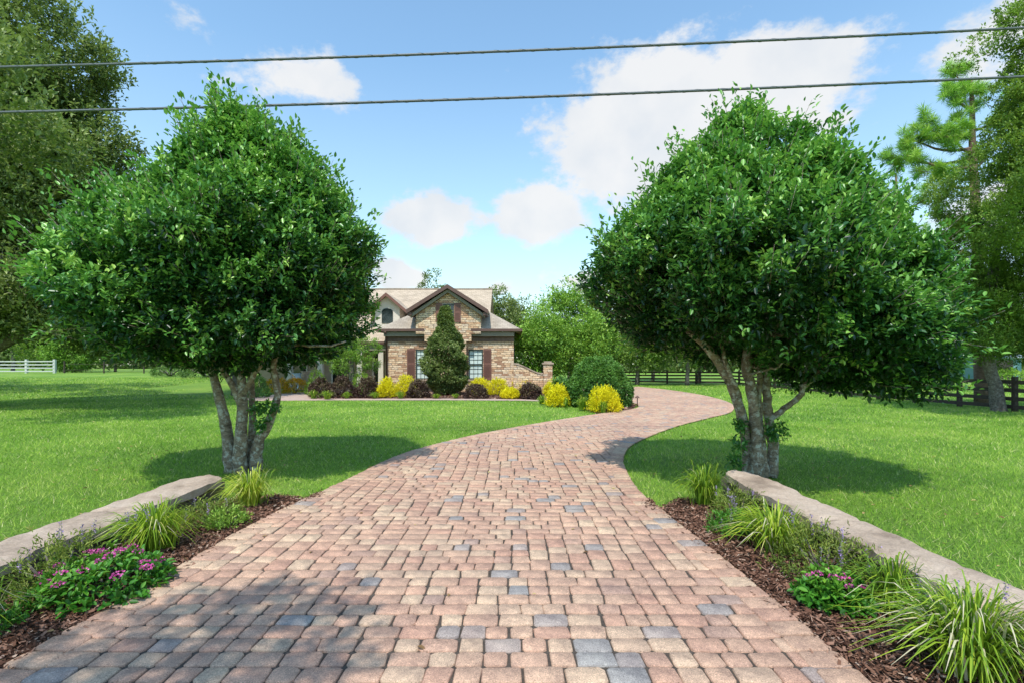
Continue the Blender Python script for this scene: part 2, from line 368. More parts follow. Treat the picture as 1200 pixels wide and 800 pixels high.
def flat(name, poly, z, mat, kind='structure', label=None):
    me = D.meshes.new(name); bm = bmesh.new()
    vs = [bm.verts.new((p[0], p[1], z)) for p in poly]; f = bm.faces.new(vs)
    if f.normal.z < 0: f.normal_flip()
    bmesh.ops.triangulate(bm, faces=bm.faces); bm.normal_update()
    for q in bm.faces:
        if q.normal.z < 0: q.normal_flip()
    bm.to_mesh(me); bm.free(); return tag(link(name, me, mat), kind=kind, label=label)

# ------------------------------------------------------------------ paved driveway: each paver bevelled, all in one sheet
def build_pavers():
    items = []   # cx, cy, w, h, angle, tint, z
    rg = np.random.default_rng(3)
    def tint(n):
        t = rg.beta(2.6, 1.9, n); t = .12 + .88*t; k = rg.random(n) < .055; t[k] = rg.random(k.sum())*.10; return t
    u = .140
    # blocks of rows and blocks of columns
    by = .55; first = True
    rowi = 0
    while by < 38:
        bh = u*rg.choice([4,6,6,8]) if by > 1 else u*6
        bx = -3.2 - rg.random()*.6
        while bx < 11:
            bw = u*rg.choice([6,6,9,12])
            horiz = rg.random() < .5
            if horiz:
                nr = int(round(bh/u)); 
                for r in range(nr):
                    left = bw; x = bx
                    while left > 1e-6:
                        w = rg.choice([u, 1.5*u, 1.5*u])
                        if left - w < u - 1e-6: w = left
                        if w > 1.6*u: w = left/2
                        items.append((x+w/2, by+(r+.5)*u, w, u, 0)); x += w; left -= w
            else:
                nc = int(round(bw/(u*1.2))); cw = bw/nc
                for c in range(nc):
                    left = bh; y = by
                    while left > 1e-6:
                        h = rg.choice([u, 1.5*u, 1.5*u])
                        if left - h < u - 1e-6: h = left
                        if h > 1.6*u: h = left/2
                        items.append((bx+(c+.5)*cw, y+h/2, cw, h, 0)); y += h; left -= h
            bx += bw
        by += bh
    it = np.array(items); ok = inpoly(it[:,0], it[:,1], DRIVE_IN); it = it[ok]
    # soldier course along both edges
    bo = []
    for line, sgn in ((DL, -1), (DR, 1)):
        mid = offset(line, sgn*.115)
        seg = np.linalg.norm(np.diff(mid, axis=0), axis=1); s = np.concatenate([[0], np.cumsum(seg)]); k = 0.
        while k < s[-1]:
            x = np.interp(k, s, mid[:,0]); y = np.interp(k, s, mid[:,1]); x2 = np.interp(k+.05, s, mid[:,0]); y2 = np.interp(k+.05, s, mid[:,1])
            bo.append((x, y, .158, .228, math.atan2(y2-y, x2-x))); k += .162
    bo = np.array(bo); z = np.concatenate([np.zeros(len(it)), np.full(len(bo), .008)])
    it = np.vstack([it, bo]); n = len(it)
    gap = .0038 + .003*rg.random(n); hw = it[:,2]/2-gap; hh = it[:,3]/2-gap
    t = tint(n); ang = it[:,4] + rg.normal(0, .012, n); z = z + .022 + rg.normal(0, .0014, n)
    c = .011 + .010*rg.random(n)
    # octagonal outline, three rings (skirt, edge, top)
    def ring(inset, cc, zz):
        a = hw-inset; b = hh-inset
        L = [(a, -b+cc), (a, b-cc), (a-cc, b), (-a+cc, b), (-a, b-cc), (-a, -b+cc), (-a+cc, -b), (a-cc, -b)]
        return np.stack([np.stack([p[0], p[1], zz], 1) for p in L], 1)   # n,8,3
    jit = rg.normal(0, .0036, (n, 8, 2))
    rings = [ring(0, c, np.full(n, -.022)), ring(0, c, np.full(n, -.006)), ring(.007, c*.9, np.zeros(n))]
    for r_ in rings: r_[:,:,:2] += jit
    tx = rg.normal(0, .006, n); ty = rg.normal(0, .006, n)
    V = np.concatenate(rings, 1)         # n,24,3
    V[:,:,2] += V[:,:,0]*tx[:,None] + V[:,:,1]*ty[:,None]
    ca, sa = np.cos(ang)[:,None], np.sin(ang)[:,None]
    x = V[:,:,0]*ca - V[:,:,1]*sa + it[:,0][:,None] + rg.normal(0,.0015,n)[:,None]; y = V[:,:,0]*sa + V[:,:,1]*ca + it[:,1][:,None]
    V = np.stack([x, y, V[:,:,2] + z[:,None]], 2).reshape(-1, 3)
    base = np.arange(n)*24; Q = []
    for r_ in range(2):
        for k in range(8):
            k2 = (k+1) % 8; Q.append(np.stack([base+r_*8+k, base+r_*8+k2, base+(r_+1)*8+k2, base+(r_+1)*8+k], 1))
    for (a_, b_, c_, d_) in ((0,1,2,3),(4,5,6,7),(7,0,3,4)): Q.append(np.stack([base+16+a_, base+16+b_, base+16+c_, base+16+d_], 1))
    me = npmesh('driveway', V, 4, np.concatenate(Q), np.repeat(t, 24))
    tag(link('driveway', me, M['paver']), kind='structure', label='winding driveway of pink and tan tumbled pavers')
    print('pavers', n)
build_pavers()
flat('driveway_bed', np.vstack([offset(DL, -.01), offset(DR, .01)[::-1]]), .008, M['joint'])

# garden beds and walk
BED_H = [(-9.3,24.2),(-6,24.5),(-3,24.5),(.5,24.0),(2.0,22.6),(2.7,20.5),(2.55,18.6),(2.75,16.8),(3.1,17.0),(4.2,18.4),(4.85,20.1),(4.98,22.5),(4.5,26.5),(3.8,30.98),(-7.6,30.98),(-9.3,30)]
flat('soil', BED_H, .004, M['mulch'])
PATH = [(2.0,22.35),(.4,23.0),(-3,23.3),(-8,23.2),(-11.2,22.9),(-12.6,24),(-12.9,32),(-9.5,32),(-9.5,24.5),(-6,24.5),(-3,24.5),(.5,24.0),(2.0,22.6)]
flat('path', PATH, .010, M['path'])
BED_L = [(-3.40,.5)] + [tuple(p) for p in offset(DL, 0) if p[1] < 6.1][0:] + [(-2.75,6.2),(-3.3,5.9),(-3.42,4)]
flat('soil', BED_L, .003, M['mulch'])
BED_R = [(2.53,.5),(2.53,4),(2.46,5.7),(1.95,6.05)] + [tuple(p) for p in DR if p[1] < 5.7][::-1]
flat('soil', BED_R, .003, M['mulch'])
BED_W = [(-19.5,28.5),(-17,27.2),(-12.9,27.5),(-12.9,31),(-19,31)]

def chips(polys):
    P = []
    for poly, n in polys:
        a = np.array(poly); lo = a.min(0); hi = a.max(0); x = RNG.uniform(lo[0], hi[0], n*2); y = RNG.uniform(lo[1], hi[1], n*2)
        k = inpoly(x, y, a); P.append(np.stack([x[k], y[k]], 1))
    # stray chips on the paving edge
    n = 900; k = RNG.integers(0, 60, n)
    P.append(DL[np.minimum(k, 42)] + np.stack([np.abs(RNG.normal(0,.06,n)), RNG.normal(0,.1,n)], 1))
    P.append(DR[np.minimum(k, 36)] - np.stack([np.abs(RNG.normal(0,.06,n)), RNG.normal(0,.1,n)], 1))
    P = np.vstack(P); n = len(P)
    near = (P[:,1] < 9)
    L = np.where(near, RNG.uniform(.012,.05,n), RNG.uniform(.05,.14,n)); W = L*RNG.uniform(.15,.45,n); a = RNG.uniform(0, 6.28, n)
    d = np.stack([np.cos(a), np.sin(a), RNG.normal(0,.35,n)], 1)*L[:,None]; s = np.stack([-np.sin(a), np.cos(a), RNG.normal(0,.5,n)], 1)*W[:,None]
    c = np.stack([P[:,0], P[:,1], RNG.uniform(.010,.035,n)], 1)
    V = np.stack([c-d/2-s/2, c+d/2-s/3, c+d/2+s/2, c-d/2+s/3], 1).reshape(-1,3)
    me = npmesh('mulch', V, 4, np.arange(n*4), np.repeat(RNG.random(n), 4))
    tag(link('mulch', me, M['chip']), 'reddish brown shredded bark mulch covering the planting beds', 'mulch', kind='stuff')
chips([(BED_L, 15000), (BED_R, 13000), (BED_H, 9000)])

# ------------------------------------------------------------------ grass blades (one uncountable mass)
WALL_L = [(-3.86,-3),(-3.38,-3),(-3.38,5.95),(-3.86,6.4)]; WALL_R = [(2.48,-3),(2.9,-3),(2.9,6.3),(2.45,6.25)]
def build_grass():
    bands = [(3.0,8,2300,.055,.0042),(8,14,1050,.06,.007),(14,24,330,.06,.013),(24,42,75,.08,.028)]
    V = []; T = []
    for (y0, y1, dens, h, w) in bands:
        xm = y1*1.06+1; n = int((y1-y0)*2*xm*dens)
        x = RNG.uniform(-xm, xm, n); y = RNG.uniform(y0, y1, n)
        k = np.abs(x) < y*1.02+1.5
        x = x[k]; y = y[k]
        jx = RNG.normal(0,.022,len(x)); jy = RNG.normal(0,.022,len(x)); bad = inpoly(x+jx, y+jy, DRIVE)
        for p in (BED_H, PATH, BED_L, BED_R, WALL_L, WALL_R, BED_W): bad |= inpoly(x, y, p)
        bad |= (y > 31) & (x > -22) & (x < 3)
        cl = np.sin(x*37+3*np.sin(y*21))*np.sin(y*41+3*np.sin(x*19)) + .6*np.sin(x*13+y*7)*np.sin(y*11-x*5)
        bad |= (cl + RNG.normal(0,.55,len(x)) < -.75)
        x = x[~bad]; y = y[~bad]; cl = cl[~bad]; n = len(x)
        a = RNG.uniform(0, 6.28, n); hh = h*RNG.uniform(.5, 1.3, n)*(1+.28*cl); ww = w*RNG.uniform(.6, 1.3, n)
        lean = RNG.normal(0, .55, (n, 2))*hh[:,None]
        sx = np.cos(a)*ww/2; sy = np.sin(a)*ww/2; z = gz(x, y) - .01
        t = np.stack([x+lean[:,0], y+lean[:,1], z+hh*.9], 1)
        V.append(np.stack([np.stack([x-sx, y-sy, z], 1), np.stack([x+sx, y+sy, z], 1), t], 1).reshape(-1,3))
        tt = .42 + .16*np.sin(x*1.3+.7*np.sin(y*.9))*np.sin(y*1.1+x*.4) + .15*np.sin(x*.31+2+.6*np.sin(y*.8))*np.sin(y*.45+.5*np.sin(x*.9)) + RNG.normal(0,.25,n) + .10*cl + .10*np.sin(x*5.3+np.sin(y*4.1)*1.5)*np.sin(y*6.1+x)
        tt = np.where(RNG.random(n) < .03, 1, np.clip(tt, 0, .93))
        T.append(np.repeat(tt, 3))
    V = np.vstack(V); T = np.concatenate(T)
    me = npmesh('grass', V, 3, np.arange(len(V)), T)
    tag(link('grass', me, M['grass']), 'short mown bright green lawn on both sides of the driveway', 'grass', kind='stuff'); print('grass', len(V)//3)
build_grass()

# ------------------------------------------------------------------ foliage tools
LITTER = True
def leaf_mesh(name, p, d, nrm, L, wr, tint, fold=.18, lod=1):
    n = len(p); d = norm(d); s = norm(np.cross(d, nrm)); nn = np.cross(s, d)
    L = L[:,None]; W = L*wr
    if lod:   # six-point leaf
        pts = [p, p+d*L*.32+s*W*.5+nn*L*fold*.6, p+d*L*.70+s*W*.42+nn*L*fold*.3, p+d*L-nn*L*.12, p+d*L*.70-s*W*.42+nn*L*fold*.3, p+d*L*.32-s*W*.5+nn*L*fold*.6]
        V = np.stack(pts, 1).reshape(-1,3); b = np.arange(n)*6
        idx = np.concatenate([np.stack([b,b+1,b+2,b+3],1), np.stack([b,b+3,b+4,b+5],1)]); return npmesh(name, V, 4, idx, np.repeat(tint, 6))
    pts = [p, p+d*L*.45+s*W*.5+nn*L*fold, p+d*L, p+d*L*.45-s*W*.5+nn*L*fold]
    V = np.stack(pts, 1).reshape(-1,3); b = np.arange(n)*4
    idx = np.concatenate([np.stack([b,b+1,b+2],1), np.stack([b,b+2,b+3],1)]); return npmesh(name, V, 3, idx, np.repeat(tint, 4))
def rnd_dir(n, rg=RNG):
    v = rg.normal(0, 1, (n,3)); return norm(v)
def rosettes(tip, out, nl, Ls, spread=.9, tw=.2, rg=RNG, tint0=None, up=.35, wr=.45):
    """nl leaves along a short twig ending beyond tip, pointing out"""
    n = len(tip); P = np.repeat(tip, nl, 0); O = np.repeat(out, nl, 0); N_ = n*nl
    s = rg.random(N_)[:,None]
    P = P + O*s*tw + rg.normal(0, tw*.12, (N_,3))
    d = norm(O*(.35+.5*s) + rnd_dir(N_, rg)*spread + np.array([0,0,.12]))
    nr = norm(np.array([0,0,1.0]) + O*up + rnd_dir(N_, rg)*.55)
    L = Ls*rg.uniform(.65, 1.2, N_)
    t = (np.repeat(tint0, nl) if tint0 is not None else .5) + rg.normal(0, .13, N_) + s[:,0]*.10
    return P, d, nr, L, np.clip(t, 0, 1)
def clumped(centres, radii, outdirs, per, rg=RNG, flat_=.8):
    """twig starts on the outer side of clumps -> positions, directions, shade tint"""
    n = len(centres)*per; C = np.repeat(centres, per, 0); Rr = np.repeat(radii, per)[:,None]; O = np.repeat(outdirs, per, 0)
    v = norm(rnd_dir(n, rg) + O*.75); v[:,2] *= flat_
    P = C + v*Rr*rg.uniform(.55, 1.0, (n,1))
    out = norm(v + O*.4 + np.array([0,0,.45]))
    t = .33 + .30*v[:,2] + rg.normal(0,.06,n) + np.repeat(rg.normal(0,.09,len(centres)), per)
    return P, out, t
def ellipsoid_clumps(c, r, k, rg=RNG, fmin=.72, rc=.3):
    v = rnd_dir(k, rg); f = rg.uniform(fmin, 1.0, (k,1))
    lump = 1 + .12*np.sin(v[:,0:1]*5+c[0]) * np.sin(v[:,2:3]*6+c[1]+1)
    cen = np.array(c) + v*np.array(r)*f*lump; rad = rc*rg.uniform(.6, 1.3, k)
    return cen, rad, norm(v/np.array(r))

def litter():
    n = 900; x = RNG.normal(0, 6, n); y = RNG.uniform(2.6, 17, n); k = (np.abs(x) < y*1.1+1); x = x[k]; y = y[k]; n = len(x)
    on = inpoly(x, y, DRIVE); keep = ~on | (RNG.random(n) < .22); x = x[keep]; y = y[keep]; n = len(x)
    z = np.where(inpoly(x, y, DRIVE), .030, .045); d = rnd_dir(n); d[:,2] *= .15; nr = norm(np.array([0,0,1.0])+rnd_dir(n)*.3)
    tag(link('fallen_leaves', leaf_mesh('fallen_leaves', np.stack([x,y,z],1), d, nr, RNG.uniform(.025,.06,n), .5, RNG.random(n)), M['dry']), 'dry tan fallen leaves scattered over the lawn and paving', 'leaves', kind='stuff')
M['dry'] = leafmat('dry_leaf', [(0,(.16,.09,.04)),(.5,(.36,.23,.10)),(1,(.55,.45,.18))], .7, .2, .1, (.5,.4,.1))
litter()
# ---- the two round-crowned trees flanking the driveway
def limb_pts(pts, Y, dy=None, wob=.02):
    """stem pixel heights read off the photograph at depth Y"""
    out = []
    for i, (px, py) in enumerate(pts):
        y = Y + (dy[i] if dy else 0); out.append((X_(px, y), y, max(Z_(py, y), -.05)))
    return out
def smooth_pts(pts, rad, k=4):
    a = catmull([tuple(p) for p in pts], k); s = np.linspace(0, 1, len(a)); rr = np.interp(s, np.linspace(0, 1, len(rad)), rad)
    a[1:-1] += np.random.default_rng(len(a)).normal(0, .006, (len(a)-2, 3)); return [tuple(p) for p in a], list(rr)
def flank_tree(label, X, Y, zs, cs, rs, stems, seed, twigs, dcx=0, sc=.8):
    rg = np.random.default_rng(seed)
    t = empty('holly_tree', (X, Y, 0), label, 'tree', 'round crowned trees flanking the driveway')
    k = 560; zs = np.array(zs); rs = np.array(rs)*sc; cs = np.array(cs)+dcx
    zz = np.linspace(zs.min(), zs.max(), 200); rr = np.interp(zz, zs, rs); pdf = (rr**1.25+.12); pdf /= pdf.sum()
    z = rg.choice(zz, k, p=pdf) + rg.normal(0,.05,k); th = rg.uniform(0, 6.283, k)
    r = np.interp(z, zs, rs); lump = 1 + .07*np.sin(3*th+z*2.2+seed) + .07*np.sin(5*th-z*3.1) + .06*np.sin(9*th+z*6.3+seed) 
    f = 1 - np.abs(rg.normal(0, .13, k)); f[: k//6] = rg.uniform(.3,.75,k//6)
    rcl = rg.uniform(.20,.42,k)
    rad = np.maximum(r*lump*f - rcl*.55, .02)
    cen = np.stack([np.interp(z, zs, cs) + rad*np.cos(th), Y + rad*np.sin(th)*.97, z], 1)
    # outward direction: radial plus slope of the profile
    sl = -(np.interp(z+.15, zs, rs)-np.interp(z-.15, zs, rs))/.3
    od = norm(np.stack([np.cos(th), np.sin(th), np.clip(sl, -1.3, 2.0)*.75 + .15], 1))
    P, out, tt = clumped(cen, rcl, od, 32, rg)
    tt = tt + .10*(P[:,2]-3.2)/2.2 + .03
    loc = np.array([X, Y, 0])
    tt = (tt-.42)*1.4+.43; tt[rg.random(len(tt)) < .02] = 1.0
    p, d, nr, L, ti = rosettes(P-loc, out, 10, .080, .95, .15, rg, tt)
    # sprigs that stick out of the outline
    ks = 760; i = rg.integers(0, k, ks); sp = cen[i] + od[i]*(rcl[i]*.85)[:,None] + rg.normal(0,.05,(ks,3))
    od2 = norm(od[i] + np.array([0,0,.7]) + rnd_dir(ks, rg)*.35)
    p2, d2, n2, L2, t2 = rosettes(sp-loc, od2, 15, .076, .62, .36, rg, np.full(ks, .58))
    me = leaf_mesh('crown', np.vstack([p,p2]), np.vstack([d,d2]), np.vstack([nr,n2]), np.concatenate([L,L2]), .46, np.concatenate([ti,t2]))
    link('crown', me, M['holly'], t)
    mb = MB(); tops = []
    for a_, b_ in zip(sp-loc-od2*.15, sp-loc+od2*.34): mb.tube([tuple(a_), tuple(b_)], [.0045, .002], 3)
    for pts, rad_, dy in stems:
        a, rr_ = smooth_pts(limb_pts(pts, Y, dy), [q*.82 for q in rad_]); a = [(q[0]-X, q[1]-Y, q[2]) for q in a]
        mb.tube(a, rr_, 12, .13); tops.append(a[-1])
    # limbs that carry on into the crown
    for tp, st in zip(tops, stems):
        for _ in range(5 if st[1][-1] >= .03 else 0):
            c = cen[rg.integers(0, k)] - loc; c = np.array([c[0]*.72, c[1]*.72, c[2]*.85+.45])
            m1 = np.array(tp)*.55 + c*.45 + rg.normal(0,.12,3); m1[2] -= .15
            a, rr_ = smooth_pts([tp, tuple(m1), tuple(c)], [.032,.022,.008]); mb.tube(a, rr_, 6, .1)
    mb.build('trunk', M['bark'], t)
    # small shoots on the trunk
    for (px, py, dx, r_) in twigs:
        c = np.array([X_(px, Y-.15)-X, -.15, Z_(py, Y-.15)]); n = 26
        tp = c + rg.normal(0, r_*.7, (n,3)); p, d, nr, L, ti = rosettes(tp, rnd_dir(n, rg), 5, .06, 1, .08, rg, np.full(n,.4))
        link('shoot', leaf_mesh('shoot', p, d, nr, L, .5, ti), M['holly'], t)
    return t
YL = 7.6; XL = X_(285, YL)
flank_tree('round crowned glossy tree with bundled trunks left of the driveway beside the low wall end', XL, YL,
    [1.74,1.88,2.06,2.28,2.58,3.00,3.40,3.80,4.24,4.62,4.80,4.95],
    [X_(262,YL)]*3+[X_(238,YL),X_(240,YL),X_(254,YL),X_(268,YL),X_(274,YL),X_(276,YL),X_(274,YL),X_(272,YL),X_(270,YL)],
    [.5,1.6,2.2,2.46,2.58,2.52,2.18,1.76,1.28,.92,.68,.32],
    [([(272,553),(268,515),(260,478),(251,442),(243,420)],[.135,.10,.085,.07,.055],[0,0,.02,.05,.1]),
     ([(281,555),(283,510),(284,470),(282,430),(284,400)],[.13,.10,.085,.07,.055],[-.08,-.1,-.08,-.05,0]),
     ([(282,475),(270,448),(255,425),(240,408)],[.06,.05,.045,.035],[-.08,-.15,-.2,-.3]),
     ([(285,462),(296,440),(308,422),(318,402)],[.05,.05,.045,.035],[-.08,-.15,-.2,-.3]),
     ([(290,553),(296,510),(295,470),(294,430),(296,400)],[.10,.07,.055,.05,.04],[.1,.12,.15,.15,.2]),
     ([(299,553),(302,522),(316,492),(325,462),(321,430),(326,402)],[.12,.095,.08,.06,.055,.045],[0]*6),
     ([(322,415),(345,404),(380,406),(405,400)],[.026,.024,.02,.012],[0,-.3,-.5,-.6])],
    21, [(303,480,0,.07),(306,498,0,.06),(318,478,0,.06)], .22, .745)
YR = 7.16; XR = X_(887, YR)
flank_tree('round crowned glossy tree right of the driveway with low branches hanging toward the dark fence', XR, YR,
    [1.40,1.62,1.84,2.06,2.34,2.7,3.02,3.42,3.92,4.36,4.62,4.84],
    [X_(p,YR) for p in (1060,1030,985,950,920,897,894,902,902,902,905,912)],
    [.7,1.2,1.8,2.2,2.46,2.52,2.32,1.90,1.34,.84,.52,.18],
    [([(878,556),(873,505),(862,462),(848,434),(830,408),(806,388)],[.12,.085,.085,.08,.065,.045],[0,0,-.05,-.1,-.25,-.4]),
     ([(885,560),(887,505),(881,462),(875,430),(876,395)],[.125,.09,.085,.08,.055],[-.1,-.1,-.1,-.1,-.1]),
     ([(894,560),(892,510),(889,470),(890,430)],[.09,.06,.05,.04],[0,0,.05,.1]),
     ([(903,558),(906,520),(899,480),(898,450),(899,420)],[.11,.085,.075,.07,.05],[.1,.1,.1,.1,.15]),
     ([(899,492),(915,482),(932,468),(945,450),(965,430)],[.05,.05,.045,.045,.03],[.1,.05,0,-.05,-.2]),
     ([(876,440),(900,432),(915,428),(925,405)],[.022,.018,.015,.010],[-.25,-.4,-.5,-.6]),
     ([(862,455),(852,430),(845,405),(835,385)],[.04,.035,.03,.02],[-.1,-.2,-.3,-.4])],
    33, [(868,498,0,.05),(866,520,0,.06),(910,500,0,.07),(904,508,0,.07),(862,540,0,.06)], -.36, .81)

# ---- generic trees
def gen_tree(name, label, X, Y, ells, leaf, n_cl, per, nl, mat, trunk, seed, rc, group=None, cat='tree', wr=.5, bark_='bark_oak', gap=0, z0=None, spread=1.1, lod=0, moss=None):
    """ells: list of (dx, dy, z, rx, ry, rz); trunk: list of (pts, radii) in local metres"""
    rg = np.random.default_rng(seed); z0 = float(gz(X, Y)) if z0 is None else z0
    t = empty(name, (X, Y, z0), label, cat, group)
    vol = np.array([e[3]*e[5] for e in ells]); cnt = np.maximum((n_cl*vol/vol.sum()).astype(int), 3)
    Cs, Rs, Os = [], [], []
    for e, k in zip(ells, cnt):
        a, b, c = ellipsoid_clumps(e[:3], e[3:], k, rg, .62, rc); Cs.append(a); Rs.append(b); Os.append(c)
    C_ = np.vstack(Cs); R_ = np.concatenate(Rs); O_ = np.vstack(Os)
    P, out, tt = clumped(C_, R_, O_, per, rg)
    p, d, nr, L, ti = rosettes(P, out, nl, leaf, spread, leaf*2.2, rg, tt)
    link('crown', leaf_mesh('crown', p, d, nr, L, wr, ti, lod=lod), M[mat], t)
    mb = MB()
    for pts, rad in trunk:
        a, rr = smooth_pts(pts, rad); mb.tube(a, rr, 9, .08)
    if trunk:
        tp = trunk[0][0][-1]
        for _ in range(6):
            c = C_[rg.integers(0, len(C_))]; m1 = np.array(tp)*.5+c*.5; a, rr = smooth_pts([tp, tuple(m1), tuple(c)], [trunk[0][1][-1]*.6, trunk[0][1][-1]*.35, trunk[0][1][-1]*.12]); mb.tube(a, rr, 6, .05)
        mb.build('trunk', M[bark_], t)
    if moss:
        V = []; T = []
        for (mx, my, mz, ml) in moss:
            for _ in range(120):
                a = rg.uniform(0, 6.28); rr = abs(rg.normal(0,.16)); x = mx+rr*math.cos(a); y = my+rr*math.sin(a); l = ml*rg.uniform(.3,1); w = rg.uniform(.008,.02); z = mz+rg.uniform(-.3,.2)
                for q in range(3):
                    za = z-l*q/3; zb = z-l*(q+1)/3; o = rg.normal(0,.03,2)
                    V += [(x-w, y, za),(x+w, y, za),(x+o[0]+w*.7, y+o[1], zb),(x+o[0]-w*.7, y+o[1], zb)]; T += [rg.random()]*4; x += o[0]; y += o[1]
        link('moss', npmesh('moss', np.array(V), 4, np.arange(len(V)), np.array(T)), M['moss'], t)
    return t
# big live oak on the left
YO = 19.0
def E(px, py, wpx, hpx, Y, X0, dy=0, ry=None):
    rx = wpx/F*Y; return (X_(px, Y)-X0, dy, Z_(py, Y), rx, ry or rx*.85, hpx/F*Y)
XO = -19.5
gen_tree('live_oak', 'tall spreading live oak hung with grey moss at the left edge of the lawn', XO, YO,
    [E(35,75,72,62,YO,XO),E(-10,130,90,70,YO,XO),E(85,170,48,40,YO,XO),E(30,235,85,65,YO,XO),E(80,260,55,45,YO,XO),E(20,330,95,55,YO,XO),E(95,345,60,45,YO,XO),E(150,372,75,32,YO,XO),E(-60,250,80,150,YO,XO),E(20,15,40,25,YO,XO),
     E(118,205,22,14,YO,XO),E(108,92,18,10,YO,XO),E(128,160,12,8,YO,XO),
     E(-85,120,75,16,13,XO,-6,3),E(-25,60,60,16,15.5,XO,-3.5,1.2),E(-110,60,75,16,11,XO,-8,1.5),E(-20,210,70,16,23,XO,4,1.5),E(20,170,80,14,14,XO,-5,1.6),E(-60,150,80,14,12,XO,-7,1.6),E(170,300,60,18,20,XO,1,2.2),E(215,330,55,16,24,XO,5,2.2)],  # extra lobes added to dapple the left lawn with shade
    .17, 1250, 26, 6, 'oak', [([(0,0,-.1),(.1,0,1.8),(.4,0,3.6),(.8,0,6)],[.55,.42,.36,.25]), ([(.2,0,2),(2.2,.3,3.2),(4.8,.5,4.2)],[.26,.2,.12]), ([(0,0,2.4),(-2,.3,4.2),(-4,.5,6)],[.25,.2,.1])],
    51, .75, wr=.5, moss=[(X_(10,YO)-XO,-1.5,Z_(300,YO),2.2),(X_(25,YO)-XO,-1.5,Z_(290,YO),1.6),(X_(5,YO)-XO,-2,Z_(372,YO),1.3),(X_(15,YO)-XO,-2,Z_(360,YO),1.0),(X_(45,YO)-XO,-1,Z_(300,YO),1.3)])
# cedar-like evergreen at the right by the fence
YC = 17.8; XC = X_(1164, YC)
gen_tree('oak_tree', 'dense feathery oak with leaning grey trunk standing at the fence on the right', XC, YC,
    [E(1150,235,52,32,YC,XC),E(1180,290,70,50,YC,XC),E(1135,320,48,55,YC,XC),E(1190,370,75,45,YC,XC),E(1140,385,50,32,YC,XC),E(1250,300,90,110,YC,XC),E(1190,405,60,20,YC,XC),E(1240,250,70,40,14.5,XC,-3.3),E(1270,180,60,40,13,XC,-4.8),E(1110,350,25,30,YC,XC)],
    .095, 700, 34, 8, 'oak_light', [([(.2,0,-.1),(.05,0,.9),(-.25,0,2.2),(-.2,0,3.6),(.2,0,6)],[.24,.19,.17,.15,.1])], 61, .42, wr=.4)
# oak whose crown fills the upper right corner
YQ = 15.0; XQ = 19.5
gen_tree('live_oak', 'tall oak reaching in at the upper right corner of the view above the pine', XQ, YQ,
    [E(1217,160,40,55,YQ,XQ),E(1252,100,50,80,YQ,XQ),E(1207,30,30,22,YQ,XQ),E(1172,190,25,12,YQ,XQ),E(1322,150,110,150,YQ,XQ),E(1187,115,18,10,YQ,XQ),E(1105+45,60,14,8,YQ,XQ)],
    .095, 620, 28, 8, 'oak_light', [([(0,0,-.1),(0,0,2.5),(-.3,0,5),(-.6,0,8)],[.38,.3,.25,.15]), ([(-.2,0,4.5),(-2,-.1,6),(-3.6,-.2,7.5)],[.15,.1,.05])], 71, .38, wr=.45)
# pine
def pine(label, X, Y, base, top, tufts, seed, needle=.34):
    rg = np.random.default_rng(seed); t = empty('pine_tree', (X, Y, float(gz(X,Y))), label, 'tree', 'pines beyond the right lawn')
    mb = MB(); a, rr = smooth_pts([(0,0,-.1),(base[0]*.3,0,top*.4),(base[0]*.8,0,top*.75),(base[0],0,top)], [.26,.2,.14,.05]); mb.tube(a, rr, 9, .05)
    C = []
    for (dx, dz, rx, rz, k) in tufts:
        hub = np.array([base[0]*.9, 0, dz - rx*.5]); en = np.array([dx, rg.normal(0,.5), dz])
        m1 = (hub+en)/2 + np.array([0,0,-.25]); a, rr = smooth_pts([tuple(hub), tuple(m1), tuple(en)], [.07,.05,.02]); mb.tube(a, rr, 6, .05)
        for _ in range(k):
            v = rg.normal(0, 1, 3); v /= np.linalg.norm(v); c = en + v*np.array([rx, rx*.9, rz])*rg.uniform(.4,1); C.append(c)
            mb.tube([tuple(en*.6+c*.4), tuple(c)], [.012,.006], 4)
    mb.build('trunk', M['bark_pine'], t)
    C = np.array(C); nn = 130; P = np.repeat(C, nn, 0); n = len(P)
    ax = np.repeat(norm(rnd_dir(len(C), rg)+np.array([0,0,1.1])), nn, 0); s = rg.random((n,1))
    P = P + ax*(s-.5)*.28; d = norm(ax*.55 + rnd_dir(n, rg)); L = needle*rg.uniform(.7,1.15,n)
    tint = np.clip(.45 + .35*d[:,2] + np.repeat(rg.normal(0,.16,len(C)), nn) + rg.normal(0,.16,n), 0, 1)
    link('crown', leaf_mesh('crown', P, d, rnd_dir(n, rg), L, .055, tint, fold=0, lod=0), M['pine'], t); return t
YP = 21.0; XP = X_(1150, YP)
def T(px, py, wpx, hpx, k): return (X_(px,YP)-XP, Z_(py,YP), wpx/F*YP, hpx/F*YP, k)
pine('tall bright green pine with open tufted branches rising above the oak on the right', XP, YP, (X_(1138,YP)-XP, 0), Z_(95,YP),
     [T(1128,85,14,16,12),T(1110,115,20,16,16),T(1140,110,24,18,18),T(1080,150,22,18,18),T(1075,175,22,18,18),T(1105,165,24,18,18),T(1060,190,12,8,7),T(1120,145,24,20,16),T(1095,205,30,14,14),T(1155,140,24,24,14),T(1125,195,26,16,10),T(1160,180,24,18,8),T(1070,165,18,18,10)], 81)
YP2 = 30.0; XP2 = X_(1050, YP2)
